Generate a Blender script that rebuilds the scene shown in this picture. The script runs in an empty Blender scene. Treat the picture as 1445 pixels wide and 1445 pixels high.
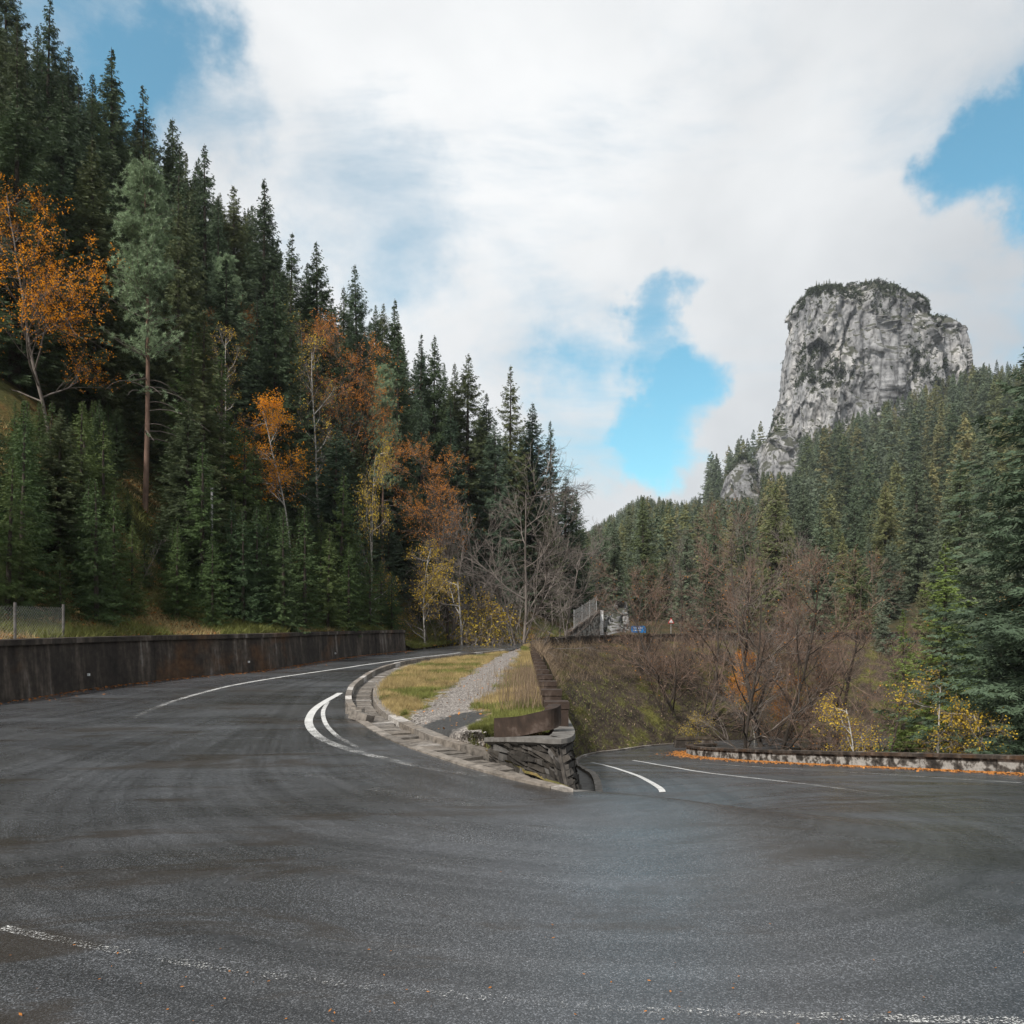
import bpy, math, random
import numpy as np
from mathutils import Vector, Matrix
from mathutils.bvhtree import BVHTree

# ------------------------------------------------------------------ camera, world, sun
SC = bpy.context.scene
COL = SC.collection
R = math.radians
FPX, HOR, CAMZ, CXP = 1100.0, 900.0, 2.1, 722.5      # focal length in photo pixels, horizon row, eye height
cam = bpy.data.objects.new('camera', bpy.data.cameras.new('camera'))
COL.objects.link(cam)
cam.data.sensor_width = 36; cam.data.lens = 36*FPX/1445
cam.data.shift_y = (HOR-722.5)/1445
cam.data.clip_start = .1; cam.data.clip_end = 5000
cam.location = (0, 0, CAMZ); cam.rotation_euler = (R(90), 0, 0)
SC.camera = cam
SC.view_settings.view_transform = 'Standard'; SC.view_settings.look = 'None'
SC.view_settings.exposure = 0.5; SC.view_settings.gamma = 1

SUN_EL, SUN_DIR = R(46), Vector((-.62, -.78, 0)).normalized()
world = bpy.data.worlds.new('World'); SC.world = world; world.use_nodes = True
def build_world():
    nt = world.node_tree; nt.nodes.clear(); N = nt.nodes.new; L = nt.links.new
    def math_(op, a, b=None, clamp=False):
        m = N('ShaderNodeMath'); m.operation = op; m.use_clamp = clamp
        for i, v in enumerate((a, b)):
            if v is None: continue
            if isinstance(v, (int, float)): m.inputs[i].default_value = v
            else: L(v, m.inputs[i])
        return m.outputs[0]
    def mrange(v, a, b, c, d):
        m = N('ShaderNodeMapRange'); m.interpolation_type = 'SMOOTHSTEP'
        L(v, m.inputs[0])
        for i, x in enumerate((a, b, c, d)): m.inputs[i+1].default_value = x
        return m.outputs[0]
    out = N('ShaderNodeOutputWorld'); bg = N('ShaderNodeBackground'); bg.inputs[1].default_value = .1
    sky = N('ShaderNodeTexSky'); sky.sky_type = 'NISHITA'; sky.sun_disc = False
    sky.sun_elevation = SUN_EL; sky.sun_rotation = math.atan2(SUN_DIR.x, SUN_DIR.y)
    tc = N('ShaderNodeTexCoord')
    def noise(scale, detail, rough, dist, stretch):
        mp = N('ShaderNodeMapping'); mp.inputs['Scale'].default_value = stretch
        mp.inputs['Rotation'].default_value = (0, R(35), 0)
        L(tc.outputs['Generated'], mp.inputs[0])
        n = N('ShaderNodeTexNoise'); L(mp.outputs[0], n.inputs['Vector'])
        n.inputs['Scale'].default_value = scale; n.inputs['Detail'].default_value = detail
        n.inputs['Roughness'].default_value = rough; n.inputs['Distortion'].default_value = dist
        return n.outputs[0]
    big = noise(2.6, 11, .60, .5, (.75, 1, 1.9))
    dens = math_('ADD', math_('MULTIPLY', math_('SUBTRACT', big, .5), 1.9), .80)
    # openings in the cloud cover (direction, angular radius)
    wn_ = N('ShaderNodeTexNoise'); wn_.inputs['Scale'].default_value = 5.0; wn_.inputs['Detail'].default_value = 8; wn_.inputs['Roughness'].default_value = .6
    L(tc.outputs['Generated'], wn_.inputs['Vector'])
    w1 = N('ShaderNodeVectorMath'); w1.operation = 'SUBTRACT'; L(wn_.outputs['Color'], w1.inputs[0]); w1.inputs[1].default_value = (.5, .5, .5)
    w2 = N('ShaderNodeVectorMath'); w2.operation = 'MULTIPLY_ADD'; L(w1.outputs[0], w2.inputs[0]); w2.inputs[1].default_value = (.30, .30, .30); L(tc.outputs['Generated'], w2.inputs[2])
    nv = N('ShaderNodeVectorMath'); nv.operation = 'NORMALIZE'; L(w2.outputs[0], nv.inputs[0])
    for (x, y, rad, amt) in HOLES:
        d = Vector(((x-CXP)/FPX, 1, (HOR-y)/FPX)).normalized()
        vm = N('ShaderNodeVectorMath'); vm.operation = 'DOT_PRODUCT'
        L(nv.outputs[0], vm.inputs[0]); vm.inputs[1].default_value = d
        h = mrange(vm.outputs['Value'], math.cos(rad), 1.0, 0.0, amt)
        dens = math_('SUBTRACT', dens, h)
    cover = mrange(dens, .08, .76, .0, 1)
    shade = noise(1.7, 7, .5, .2, (1, 1, 1.3))
    ramp = N('ShaderNodeValToRGB'); L(shade, ramp.inputs[0])
    e = ramp.color_ramp.elements
    e[0].position = .34; e[0].color = (3.9, 4.15, 4.4, 1)
    e[1].position = .66; e[1].color = (6.9, 7.0, 7.05, 1)
    tint = N('ShaderNodeMix'); tint.data_type = 'RGBA'; tint.blend_type = 'MULTIPLY'; tint.inputs[0].default_value = 1
    L(sky.outputs[0], tint.inputs[6]); tint.inputs[7].default_value = SKYTINT
    mix = N('ShaderNodeMix'); mix.data_type = 'RGBA'
    L(cover, mix.inputs[0]); L(tint.outputs[2], mix.inputs[6]); L(ramp.outputs[0], mix.inputs[7])
    L(mix.outputs[2], bg.inputs[0]); L(bg.outputs[0], out.inputs[0])
HOLES = [(110, 30, .16, .52), (250, 180, .12, .40), (500, 280, .16, .28), (935, 605, .085, .60), (955, 470, .055, .48), (830, 590, .13, .36),
         (1465, 215, .09, .62), (1900, 100, .3, .45), (-500, 100, .3, .45)]
SKYTINT = (.85, 1.5, 1.35, 1)
build_world()
sun = bpy.data.objects.new('sun', bpy.data.lights.new('sun', 'SUN')); COL.objects.link(sun)
sun.data.energy = 3.7; sun.data.angle = R(4); sun.data.color = (1, .95, .88)
sd = Vector((SUN_DIR.x*math.cos(SUN_EL), SUN_DIR.y*math.cos(SUN_EL), math.sin(SUN_EL)))
sun.rotation_euler = sd.to_track_quat('Z', 'Y').to_euler(); sun.location = sd*100

# ------------------------------------------------------------------ helpers
rng = np.random.default_rng(7); random.seed(7)
def mesh_np(name, V, F, mats=(), smooth=False, uv=None, mi=None):
    V = np.asarray(V, np.float32); F = np.asarray(F, np.int32); k = F.shape[1]
    me = bpy.data.meshes.new(name)
    me.vertices.add(len(V)); me.vertices.foreach_set('co', V.ravel())
    me.loops.add(F.size); me.loops.foreach_set('vertex_index', F.ravel())
    me.polygons.add(len(F)); me.polygons.foreach_set('loop_start', np.arange(0, F.size, k, dtype=np.int32))
    me.polygons.foreach_set('use_smooth', np.full(len(F), bool(smooth)))
    if mi is not None: me.polygons.foreach_set('material_index', np.asarray(mi, np.int32))
    if uv is not None:
        l = me.uv_layers.new(name='UVMap'); l.data.foreach_set('uv', np.asarray(uv, np.float32)[F.ravel()].ravel())
    for m in mats: me.materials.append(m)
    me.update(calc_edges=True); me.validate()
    return me
def attr(me, name, vals):
    a = me.attributes.new(name, 'FLOAT', 'POINT'); a.data.foreach_set('value', np.asarray(vals, np.float32))
def link(name, me, parent=None, label=None, cat=None, group=None, kind=None, loc=None):
    o = bpy.data.objects.new(name, me); COL.objects.link(o)
    if parent is not None: o.parent = parent
    if label: o['label'] = label
    if cat: o['category'] = cat
    if group: o['group'] = group
    if kind: o['kind'] = kind
    if loc is not None: o.location = loc
    return o
def empty(name, loc, label, cat, group=None):
    o = link(name, None, None, label, cat, group); o.location = loc; o.empty_display_size = .2
    return o
def grid_faces(nu, nv, off=0):
    i = np.arange((nu-1)*(nv-1)); a = i//(nv-1)*nv + i % (nv-1)
    return np.stack([a, a+nv, a+nv+1, a+1], 1)+off
def sm(x, a, b):
    t = np.clip((np.asarray(x, float)-a)/(b-a), 0, 1); return t*t*(3-2*t)
def _hash(ix, iy, iz, s):
    h = (ix*374761393 + iy*668265263 + iz*2147483647 + s*974634777) & 0xffffffff
    h = ((h ^ (h >> 13))*1274126177) & 0xffffffff
    return ((h ^ (h >> 16)) & 0xffff)/65535.0
def vnoise(x, y, z=0.0, s=0):
    x, y, z = np.broadcast_arrays(np.asarray(x, float), y, z)
    ix, iy, iz = (np.floor(v).astype(np.int64) for v in (x, y, z))
    fx, fy, fz = x-ix, y-iy, z-iz
    fx, fy, fz = (f*f*(3-2*f) for f in (fx, fy, fz)); r = 0
    for dx in (0, 1):
        for dy in (0, 1):
            for dz in (0, 1):
                r = r + _hash(ix+dx, iy+dy, iz+dz, s)*(fx if dx else 1-fx)*(fy if dy else 1-fy)*(fz if dz else 1-fz)
    return r*2-1
def fbm(x, y, z=0.0, oct=4, s=0, gain=.5):
    r, a, f = 0, 1, 1
    for o in range(oct): r = r + a*vnoise(np.asarray(x)*f, np.asarray(y)*f, np.asarray(z)*f, s+o); a *= gain; f *= 2.03
    return r
class MB:
    def __init__(s): s.V = []; s.F = []; s.n = 0; s.M = []
    def add(s, V, F, m=0):
        V = np.asarray(V, float); F = np.asarray(F)
        if F.shape[1] == 3: F = np.concatenate([F, F[:, :1]*0-1], 1)
        s.F.append(np.where(F >= 0, F+s.n, -1)); s.V.append(V); s.n += len(V); s.M.append(np.full(len(F), m))
    def hexa(s, P, m=0):   # 8 corners: bottom 4 (ccw from above), top 4
        s.add(P, [[3, 2, 1, 0], [4, 5, 6, 7], [0, 1, 5, 4], [1, 2, 6, 5], [2, 3, 7, 6], [3, 0, 4, 7]], m)
    def box(s, c, d, rz=0, m=0):
        c0, s0 = math.cos(rz), math.sin(rz); P = []
        for z in (-.5, .5):
            for (x, y) in ((-.5, -.5), (.5, -.5), (.5, .5), (-.5, .5)):
                X, Y = x*d[0], y*d[1]; P.append((c[0]+X*c0-Y*s0, c[1]+X*s0+Y*c0, c[2]+z*d[2]))
        s.hexa(P, m)
    def tube(s, P, rad, k=6, m=0):
        P = np.asarray(P, float); n = len(P); rad = np.broadcast_to(np.asarray(rad, float), (n,))
        T = np.gradient(P, axis=0); T /= np.linalg.norm(T, axis=1, keepdims=True)+1e-9
        ref = np.array([0, 0, 1.]) if abs(T[0, 2]) < .9 else np.array([1., 0, 0])
        A = np.cross(T, ref); A /= np.linalg.norm(A, axis=1, keepdims=True)+1e-9; B = np.cross(T, A)
        an = np.arange(k)*2*math.pi/k
        V = (P[:, None, :] + rad[:, None, None]*(np.cos(an)[None, :, None]*A[:, None, :]+np.sin(an)[None, :, None]*B[:, None, :])).reshape(-1, 3)
        i = np.arange((n-1)*k); r_ = i//k; c_ = i % k; c2 = (c_+1) % k
        s.add(V, np.stack([r_*k+c_, r_*k+c2, (r_+1)*k+c2, (r_+1)*k+c_], 1), m)
        if k > 3: s.add(P[-1:]+0, np.zeros((0, 4), int), m)
    def arrays(s):
        V = np.concatenate(s.V); F = np.concatenate(s.F); M = np.concatenate(s.M); return V, F, M
    def mesh(s, name, mats, smooth=False):
        V, F, M = s.arrays()
        q = F[:, 3] >= 0
        T = np.concatenate([F[q][:, [0, 1, 2]], F[q][:, [0, 2, 3]], F[~q][:, :3]]) if (~q).any() else None
        if T is None: return mesh_np(name, V, F, mats, smooth, mi=M)
        return mesh_np(name, V, T, mats, smooth, mi=np.concatenate([M[q], M[q], M[~q]]))
def catmull(P, n):
    P = np.asarray(P, float); P = np.vstack([2*P[0]-P[1], P, 2*P[-1]-P[-2]]); k = len(P)-3
    t = np.linspace(0, k-1e-6, n); i = t.astype(int); f = (t-i)[:, None]
    a, b, c, d = P[i], P[i+1], P[i+2], P[i+3]
    return .5*(2*b+(c-a)*f+(2*a-5*b+4*c-d)*f*f+(3*b-a-3*c+d)*f**3)
def resample(P, step):
    P = np.asarray(P, float); s = np.r_[0, np.cumsum(np.linalg.norm(np.diff(P, axis=0), axis=1))]
    n = max(2, int(s[-1]/step)+1); t = np.linspace(0, s[-1], n)
    return np.stack([np.interp(t, s, P[:, j]) for j in range(P.shape[1])], 1)
def normals2d(P):
    T = np.gradient(P[:, :2], axis=0); T /= np.linalg.norm(T, axis=1, keepdims=True)+1e-9
    return np.stack([-T[:, 1], T[:, 0]], 1)   # left-hand normal

# ------------------------------------------------------------------ materials
class NT:
    def __init__(s, name, rough=.8, spec=.3):
        s.m = bpy.data.materials.new(name); s.m.use_nodes = True; s.nt = s.m.node_tree
        s.b = s.nt.nodes['Principled BSDF']; s.b.inputs['Roughness'].default_value = rough
        s.b.inputs['Specular IOR Level'].default_value = spec
        s.tc = s.nt.nodes.new('ShaderNodeTexCoord')
    def N(s, t): return s.nt.nodes.new(t)
    def L(s, a, b): s.nt.links.new(a, b)
    def vec(s, coord='Object', scale=(1, 1, 1), rot=(0, 0, 0)):
        mp = s.N('ShaderNodeMapping'); mp.inputs['Scale'].default_value = scale; mp.inputs['Rotation'].default_value = rot
        s.L(s.tc.outputs[coord], mp.inputs[0]); return mp.outputs[0]
    def noise(s, scale, detail=5, rough=.55, vec=None, dist=0):
        n = s.N('ShaderNodeTexNoise'); n.inputs['Scale'].default_value = scale; n.inputs['Detail'].default_value = detail
        n.inputs['Roughness'].default_value = rough; n.inputs['Distortion'].default_value = dist
        s.L(vec if vec is not None else s.tc.outputs['Object'], n.inputs['Vector']); return n.outputs[0]
    def voro(s, scale, vec=None, feature='F1', out='Distance'):
        n = s.N('ShaderNodeTexVoronoi'); n.inputs['Scale'].default_value = scale; n.feature = feature
        s.L(vec if vec is not None else s.tc.outputs['Object'], n.inputs['Vector']); return n.outputs[out]
    def ramp(s, v, stops):
        r = s.N('ShaderNodeValToRGB'); s.L(v, r.inputs[0]); el = r.color_ramp.elements
        while len(el) < len(stops): el.new(.5)
        for e, (p, c) in zip(el, stops):
            e.position = p; e.color = (c, c, c, 1) if isinstance(c, (int, float)) else (*c, 1)
        return r.outputs[0]
    def mix(s, f, a, b, mode='MIX'):
        m = s.N('ShaderNodeMix'); m.data_type = 'RGBA'; m.blend_type = mode
        for i, v in ((0, f), (6, a), (7, b)):
            if isinstance(v, (int, float)): m.inputs[i].default_value = v if i == 0 else (v, v, v, 1)
            elif isinstance(v, tuple): m.inputs[i].default_value = (*v, 1)
            else: s.L(v, m.inputs[i])
        return m.outputs[2]
    def math(s, op, a, b):
        m = s.N('ShaderNodeMath'); m.operation = op
        for i, v in enumerate((a, b)):
            if isinstance(v, (int, float)): m.inputs[i].default_value = v
            else: s.L(v, m.inputs[i])
        return m.outputs[0]
    def attr(s, name):
        a = s.N('ShaderNodeAttribute'); a.attribute_name = name; return a.outputs['Fac']
    def rand(s): return s.N('ShaderNodeObjectInfo').outputs['Random']
    def color(s, c): s.L(c, s.b.inputs['Base Color']); return s
    def bump(s, h, strength=.5, dist=.05):
        b = s.N('ShaderNodeBump'); b.inputs['Strength'].default_value = strength; b.inputs['Distance'].default_value = dist
        s.L(h, b.inputs['Height']); s.L(b.outputs[0], s.b.inputs['Normal']); return s
    def translucent(s, c, f):
        t = s.N('ShaderNodeBsdfTranslucent'); s.L(c, t.inputs[0]); mx = s.N('ShaderNodeMixShader'); mx.inputs[0].default_value = f
        s.L(s.b.outputs[0], mx.inputs[1]); s.L(t.outputs[0], mx.inputs[2]); s.L(mx.outputs[0], s.nt.nodes['Material Output'].inputs[0]); return s
def m_simple(name, stops, scale=3, detail=6, rough=.85, bump=.4, bd=.03, stretch=(1, 1, 1), spec=.25):
    t = NT(name, rough, spec); n = t.noise(scale, detail, .6, t.vec('Object', stretch)); t.color(t.ramp(n, stops))
    if bump: t.bump(n, bump, bd)
    return t.m
def m_foliage(name, cols, trans=.2, nscale=.6):
    t = NT(name, .6, .15); r = t.rand(); k = len(cols)
    base = t.ramp(r, [(i/(k-1) if k > 1 else 0, c) for i, c in enumerate(cols)])
    n = t.noise(nscale, 3, .6); c = t.mix(1.0, base, t.ramp(n, [(.3, .62), (.7, 1.45)]), 'MULTIPLY')
    n2 = t.noise(9, 2, .6); c = t.mix(1.0, c, t.ramp(n2, [(.3, .7), (.7, 1.3)]), 'MULTIPLY')
    t.color(c); t.translucent(c, trans); return t.m
def m_asphalt():
    t = NT('asphalt', .5, .5)
    v = t.voro(130, out='Color'); sep = t.N('ShaderNodeSeparateColor'); t.L(v, sep.inputs[0])
    ag = t.ramp(sep.outputs[0], [(0, .023), (.55, .044), (.85, .080), (1, .18)])
    big = t.noise(.22, 6, .6); st = t.noise(1.0, 5, .6, t.vec('UV', (.12, 4, 1)))
    c = t.mix(1.0, ag, t.ramp(big, [(.32, (.70, .70, .71)), (.65, (1.22, 1.29, 1.42))]), 'MULTIPLY')  # lighter patches tinted blue: damp sky sheen put into the base colour
    c = t.mix(1.0, c, t.ramp(st, [(.3, .70), (.5, 1.0), (.7, 1.22)]), 'MULTIPLY')
    st2 = t.noise(1.0, 3, .5, t.vec('UV', (.04, 14, 1)))
    c = t.mix(1.0, c, t.ramp(st2, [(.38, .86), (.6, 1.08)]), 'MULTIPLY')
    t.color(c)
    wet = t.noise(.35, 6, .65, t.vec('Object', (.6, 1.4, 1)), .6); t.L(t.ramp(wet, [(.36, .19), (.5, .28), (.64, .44)]), t.b.inputs['Roughness'])
    c2 = t.mix(t.ramp(t.noise(.5, 6, .7, t.vec('Object', (.5, 1.5, 1)), 1.0), [(.54, 0.0), (.62, .7)]), c, (.030, .024, .019)); t.color(c2)
    t.bump(t.voro(130), .28, .004); return t.m
def m_paint():
    t = NT('worn_white_paint', .6, .3); n = t.noise(55, 4, .75); n2 = t.noise(2.2, 4, .6)
    t.color(t.ramp(t.noise(6, 4), [(.3, (.42, .42, .41)), (.7, (.62, .62, .61))]))
    f = t.math('ADD', t.math('MULTIPLY', n, .85), t.math('MULTIPLY', n2, .30))
    f = t.math('ADD', f, t.attr('wear'))
    a = t.ramp(f, [(.52, 1.0), (.60, 0.0)])
    tr = t.N('ShaderNodeBsdfTransparent'); mx = t.N('ShaderNodeMixShader'); t.L(a, mx.inputs[0]); t.L(tr.outputs[0], mx.inputs[1]); t.L(t.b.outputs[0], mx.inputs[2])
    t.L(mx.outputs[0], t.nt.nodes['Material Output'].inputs[0]); return t.m
def m_concrete_dark():
    t = NT('weathered_dark_concrete', .85, .25)
    st = t.noise(1.3, 7, .65, t.vec('Object', (1.6, 1.6, .22))); n = t.noise(5, 7, .65)
    c = t.ramp(st, [(.30, (.018, .015, .013)), (.50, (.042, .034, .028)), (.60, (.085, .068, .055)), (.70, (.20, .185, .17))])
    r_ = t.noise(.5, 4, .6); c = t.mix(t.ramp(r_, [(.54, 0.0), (.68, .6)]), c, (.11, .052, .020))
    c = t.mix(1.0, c, t.ramp(n, [(.3, .6), (.7, 1.4)]), 'MULTIPLY'); t.color(c); t.bump(n, .5, .02); return t.m
def m_concrete_pale():
    t = NT('flaking_pale_concrete', .85, .25)
    n = t.noise(2.2, 7, .62); n2 = t.noise(9, 6, .65)
    c = t.ramp(n, [(.40, (.03, .027, .024)), (.49, (.10, .09, .08)), (.54, (.33, .32, .30)), (.75, (.42, .41, .39))])
    c = t.mix(1.0, c, t.ramp(n2, [(.3, .65), (.7, 1.25)]), 'MULTIPLY'); t.color(c); t.bump(n2, .5, .02); return t.m
def m_rock():
    t = NT('limestone', .9, .2)
    g = t.noise(.05, 9, .68, t.vec('Object', (1, 1, .45))); d = t.noise(.35, 8, .7, t.vec('Object', (1, 1, .5)))
    c = t.ramp(g, [(.3, (.14, .14, .145)), (.48, (.30, .30, .305)), (.62, (.44, .43, .42)), (.75, (.50, .45, .40))])
    c = t.mix(1.0, c, t.ramp(d, [(.34, .32), (.48, .9), (.7, 1.2)]), 'MULTIPLY')
    ck = t.voro(.10, t.vec('Object', (1, 1, .38), (0, .35, 0)), 'DISTANCE_TO_EDGE'); c = t.mix(1.0, c, t.ramp(ck, [(0, .45), (.05, .8), (.12, 1.0)]), 'MULTIPLY')
    geo = t.N('ShaderNodeNewGeometry'); sx = t.N('ShaderNodeSeparateXYZ'); t.L(geo.outputs['Normal'], sx.inputs[0])
    f = t.math('ADD', sx.outputs[2], t.math('MULTIPLY', t.noise(.12, 6, .65), 1.1))
    c = t.mix(t.ramp(f, [(.86, 0.0), (1.02, .92)]), c, (.05, .052, .035))
    t.color(c); t.bump(d, .8, 1.2); return t.m
def m_litter(name='leaf_litter'):
    t = NT(name, .9, .15); n = t.noise(.35, 6, .65); n2 = t.noise(7, 6, .7)
    c = t.ramp(n, [(.35, (.045, .055, .018)), (.50, (.085, .08, .028)), (.60, (.12, .075, .026)), (.74, (.07, .05, .03))])
    c = t.mix(1.0, c, t.ramp(n2, [(.3, .45), (.7, 1.6)]), 'MULTIPLY'); t.color(c); t.bump(n2, .8, .08); return t.m
def m_island():
    t = NT('island_ground', .9, .15); n2 = t.noise(14, 6, .7); v = t.voro(26, out='Color'); sep = t.N('ShaderNodeSeparateColor'); t.L(v, sep.inputs[0])
    grav = t.ramp(sep.outputs[0], [(0, (.10, .09, .085)), (.6, (.21, .19, .175)), (1, (.36, .33, .30))])
    soil = t.ramp(t.noise(1.6, 6, .65), [(.35, (.07, .075, .022)), (.5, (.15, .12, .045)), (.65, (.20, .13, .055))])
    soil = t.mix(1.0, soil, t.ramp(n2, [(.3, .6), (.7, 1.4)]), 'MULTIPLY')
    f = t.math('ADD', t.attr('gravel'), t.math('MULTIPLY', t.math('SUBTRACT', t.noise(3, 6, .7), .5), 1.5))
    c = t.mix(t.ramp(f, [(.42, 0.0), (.58, 1.0)]), soil, grav)
    f2 = t.math('ADD', t.attr('patch'), t.math('MULTIPLY', t.math('SUBTRACT', t.noise(4, 5, .7), .5), .7))
    c = t.mix(t.ramp(f2, [(.45, 0.0), (.55, 1.0)]), c, t.ramp(n2, [(.3, .035), (.7, .075)]))
    t.color(c); t.bump(t.voro(26), .6, .03); return t.m
def m_bank():
    t = NT('mossy_stone_bank', .9, .15); n = t.noise(.5, 7, .65, t.vec('Object', (1, 1, 1.3))); n2 = t.noise(5, 7, .7)
    c = t.ramp(n, [(.36, (.03, .024, .018)), (.5, (.06, .046, .034)), (.58, (.075, .07, .024)), (.70, (.11, .105, .03))])
    c = t.mix(1.0, c, t.ramp(n2, [(.3, .4), (.7, 1.7)]), 'MULTIPLY'); t.color(c); t.bump(n2, .9, .15); return t.m
def m_stone(name, k=1.0):
    t = NT(name, .8, .3); r = t.rand(); n = t.noise(7, 7, .68)
    c = t.ramp(r, [(0, (.05*k, .044*k, .038*k)), (.5, (.095*k, .085*k, .075*k)), (.85, (.07*k, .06*k, .05*k)), (1, (.2*k, .19*k, .18*k))])
    c = t.mix(1.0, c, t.ramp(n, [(.3, .4), (.72, 1.7)]), 'MULTIPLY'); t.color(c); t.bump(n, .7, .03); return t.m
M = dict(
    asphalt=m_asphalt(), paint=m_paint(), dark=m_concrete_dark(), pale=m_concrete_pale(), rock=m_rock(), litter=m_litter(),
    island=m_island(), bank=m_bank(), stone=m_stone('dark_wall_stone', .55), kerb=m_stone('kerb_stone', 2.3), slab=m_stone('channel_slab', 1.8),
    mortar=m_simple('mortar', [(.3, (.03, .027, .024)), (.7, (.09, .08, .07))], 8),
    cap=m_simple('grey_coping', [(.3, (.07, .064, .058)), (.7, (.19, .18, .168))], 5),
    rust=m_simple('rust_brown_concrete', [(.3, (.022, .016, .013)), (.55, (.05, .034, .026)), (.75, (.13, .10, .085))], 3.5),
    forest_floor=m_simple('forest_floor', [(.3, (.02, .022, .010)), (.5, (.04, .036, .016)), (.7, (.07, .045, .018))], .4, 7, .95, .6, .2),
    steel=m_simple('galvanised_steel', [(.3, .25), (.7, .4)], 6, 3, .45, 0),
    gravel=m_simple('pale_gravel', [(.3, (.20, .18, .165)), (.7, (.42, .39, .36))], 30, 4),
    white=m_simple('white_sign_paint', [(.3, .65), (.7, .75)], 4, 3, .5, 0),
    blue=m_simple('blue_sign_paint', [(.3, (.01, .15, .42)), (.7, (.015, .19, .5))], 3, 3, .45, 0),
    red=m_simple('red_sign_paint', [(.3, (.45, .03, .03)), (.7, (.55, .05, .04))], 3, 3, .45, 0),
    bark=m_simple('dark_bark', [(.3, (.028, .022, .018)), (.7, (.085, .07, .058))], 5, 6, .9, .5, .03, (1, 1, .3)),
    pinebark=m_simple('pine_bark', [(.3, (.12, .078, .058)), (.7, (.28, .18, .135))], 4, 6, .9, .5, .03, (1, 1, .3)),
    birch=m_simple('pale_bark', [(.35, (.10, .095, .085)), (.5, (.36, .34, .31)), (.7, (.48, .46, .43))], 3, 5, .8, .2, .01, (1, 1, 1.6)),
    twig=m_simple('red_brown_twig', [(.3, (.10, .066, .05)), (.7, (.25, .175, .135))], 2, 3, .85, 0),
    greytwig=m_simple('grey_twig', [(.3, (.09, .075, .065)), (.7, (.22, .19, .17))], 2, 3, .85, 0),
    spruce=m_foliage('spruce_needles', [(.055, .085, .040), (.075, .105, .050), (.050, .080, .050), (.105, .120, .050), (.085, .122, .080), (.06, .09, .04)]),
    bright=m_foliage('bright_spruce_needles', [(.15, .205, .055), (.16, .215, .06)]),
    young=m_foliage('young_spruce_needles', [(.055, .092, .034), (.085, .125, .042), (.05, .085, .042), (.10, .135, .045)]),
    farsp=m_foliage('distant_conifer_needles', [(.072, .100, .054), (.115, .152, .092), (.15, .182, .125), (.10, .125, .055), (.20, .20, .085), (.064, .090, .05), (.24, .22, .10), (.095, .122, .07), (.13, .160, .108), (.06, .08, .045)], .15, .12),
    pine=m_foliage('pine_needles', [(.24, .32, .19), (.26, .34, .21)]),
    orange=m_foliage('orange_leaves', [(.80, .32, .015), (.86, .38, .02)], .5),
    rusty=m_foliage('rusty_leaves', [(.52, .20, .035), (.58, .24, .04)], .4),
    yellow=m_foliage('yellow_leaves', [(.58, .40, .05), (.5, .37, .06)], .45),
    litterleaf=m_foliage('fallen_leaves', [(.34, .13, .03), (.40, .18, .05)], .1, 6),
    grass=m_foliage('dry_grass', [(.36, .28, .13), (.38, .29, .14)], .25, 1.1),
    green=m_foliage('green_grass', [(.16, .17, .05), (.17, .18, .055)], .25, 1.1),
    stem=m_foliage('dry_stems', [(.19, .14, .095), (.21, .155, .105)], .1, 1.5),
    shrub=m_foliage('dark_shrub', [(.035, .048, .024), (.05, .055, .028)], .15, .3),
)

# ------------------------------------------------------------------ road surface
def sp(x, k=1.5): return k*np.logaddexp(0, np.asarray(x, float)/k)
def SL(X, Y): return .03*sp(np.asarray(Y)-11)
def SR(X, Y):
    X = np.asarray(X, float); Y = np.asarray(Y, float)
    z = -.13*(sp(Y-7.7)-sp(Y-48, 3))-.05*sp(Y-48, 3)
    z = z+.42*np.exp(-((X-1.0)/2.6)**2)*np.exp(-((Y-10.2)/2.6)**2) - .50*np.exp(-((X-2.2)/2.4)**2)*np.exp(-((Y-15.8)/3.2)**2)
    return z
def U(px, py, D): return np.array([(px-CXP)/FPX*D, D, CAMZ-(py-HOR)/FPX*D])
def G(px, py, S=SL):
    D = np.arange(3, 140, .02); X = (px-CXP)/FPX*D; Z = CAMZ-(py-HOR)/FPX*D
    i = np.argmax(Z < S(X, D)); return np.array([X[i], D[i]])
ST = [  # (outer edge, inner edge)
    ((40, 92), (40, 84)), ((20, 84), (20, 76.5)), ((7, 77), (8, 69.5)), ((-1.2, 69), (2.0, 62.5)),
    (G(573, 919), G(708, 920)), (G(498, 927), G(600, 932)), (G(374, 946), G(540, 945)), (G(249, 958), G(503, 965)),
    (G(125, 973), G(488, 985)), (G(0, 992), G(495, 1010)), ((-16.5, 13), G(545, 1043)), ((-17, 3), G(620, 1070)),
    ((-12, -5), G(700, 1095)), ((-3, -8), G(770, 1111)), ((6, -8), (.84, 10.6)), ((14, -3), (1.45, 11.6)),
    ((17.5, 6), (1.75, 14.6)), ((17, 15), (2.4, 22)), ((15.8, 24), (3.0, 36)), ((12.4, 35.6), (4.6, 46.5)),
    ((10.4, 47), (7.2, 51.5)), ((12.5, 51), (11.5, 56.5)), ((21, 54), (20, 62)), ((40, 58), (40, 66))]
NS, NA = 900, 70
OUT = catmull([a for a, b in ST], NS); INN = catmull([b for a, b in ST], NS)
stn = np.linspace(0, len(ST)-1, NS)
def at_station(k): return int(round(k/(len(ST)-1)*(NS-1)))
t = np.linspace(0, 1, NA)
P = OUT[:, None, :]*(1-t)[None, :, None]+INN[:, None, :]*t[None, :, None]
w = sm(stn, 13.2, 15.6)[:, None]
Z = SL(P[..., 0], P[..., 1])*(1-w)+SR(P[..., 0], P[..., 1])*w
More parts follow.
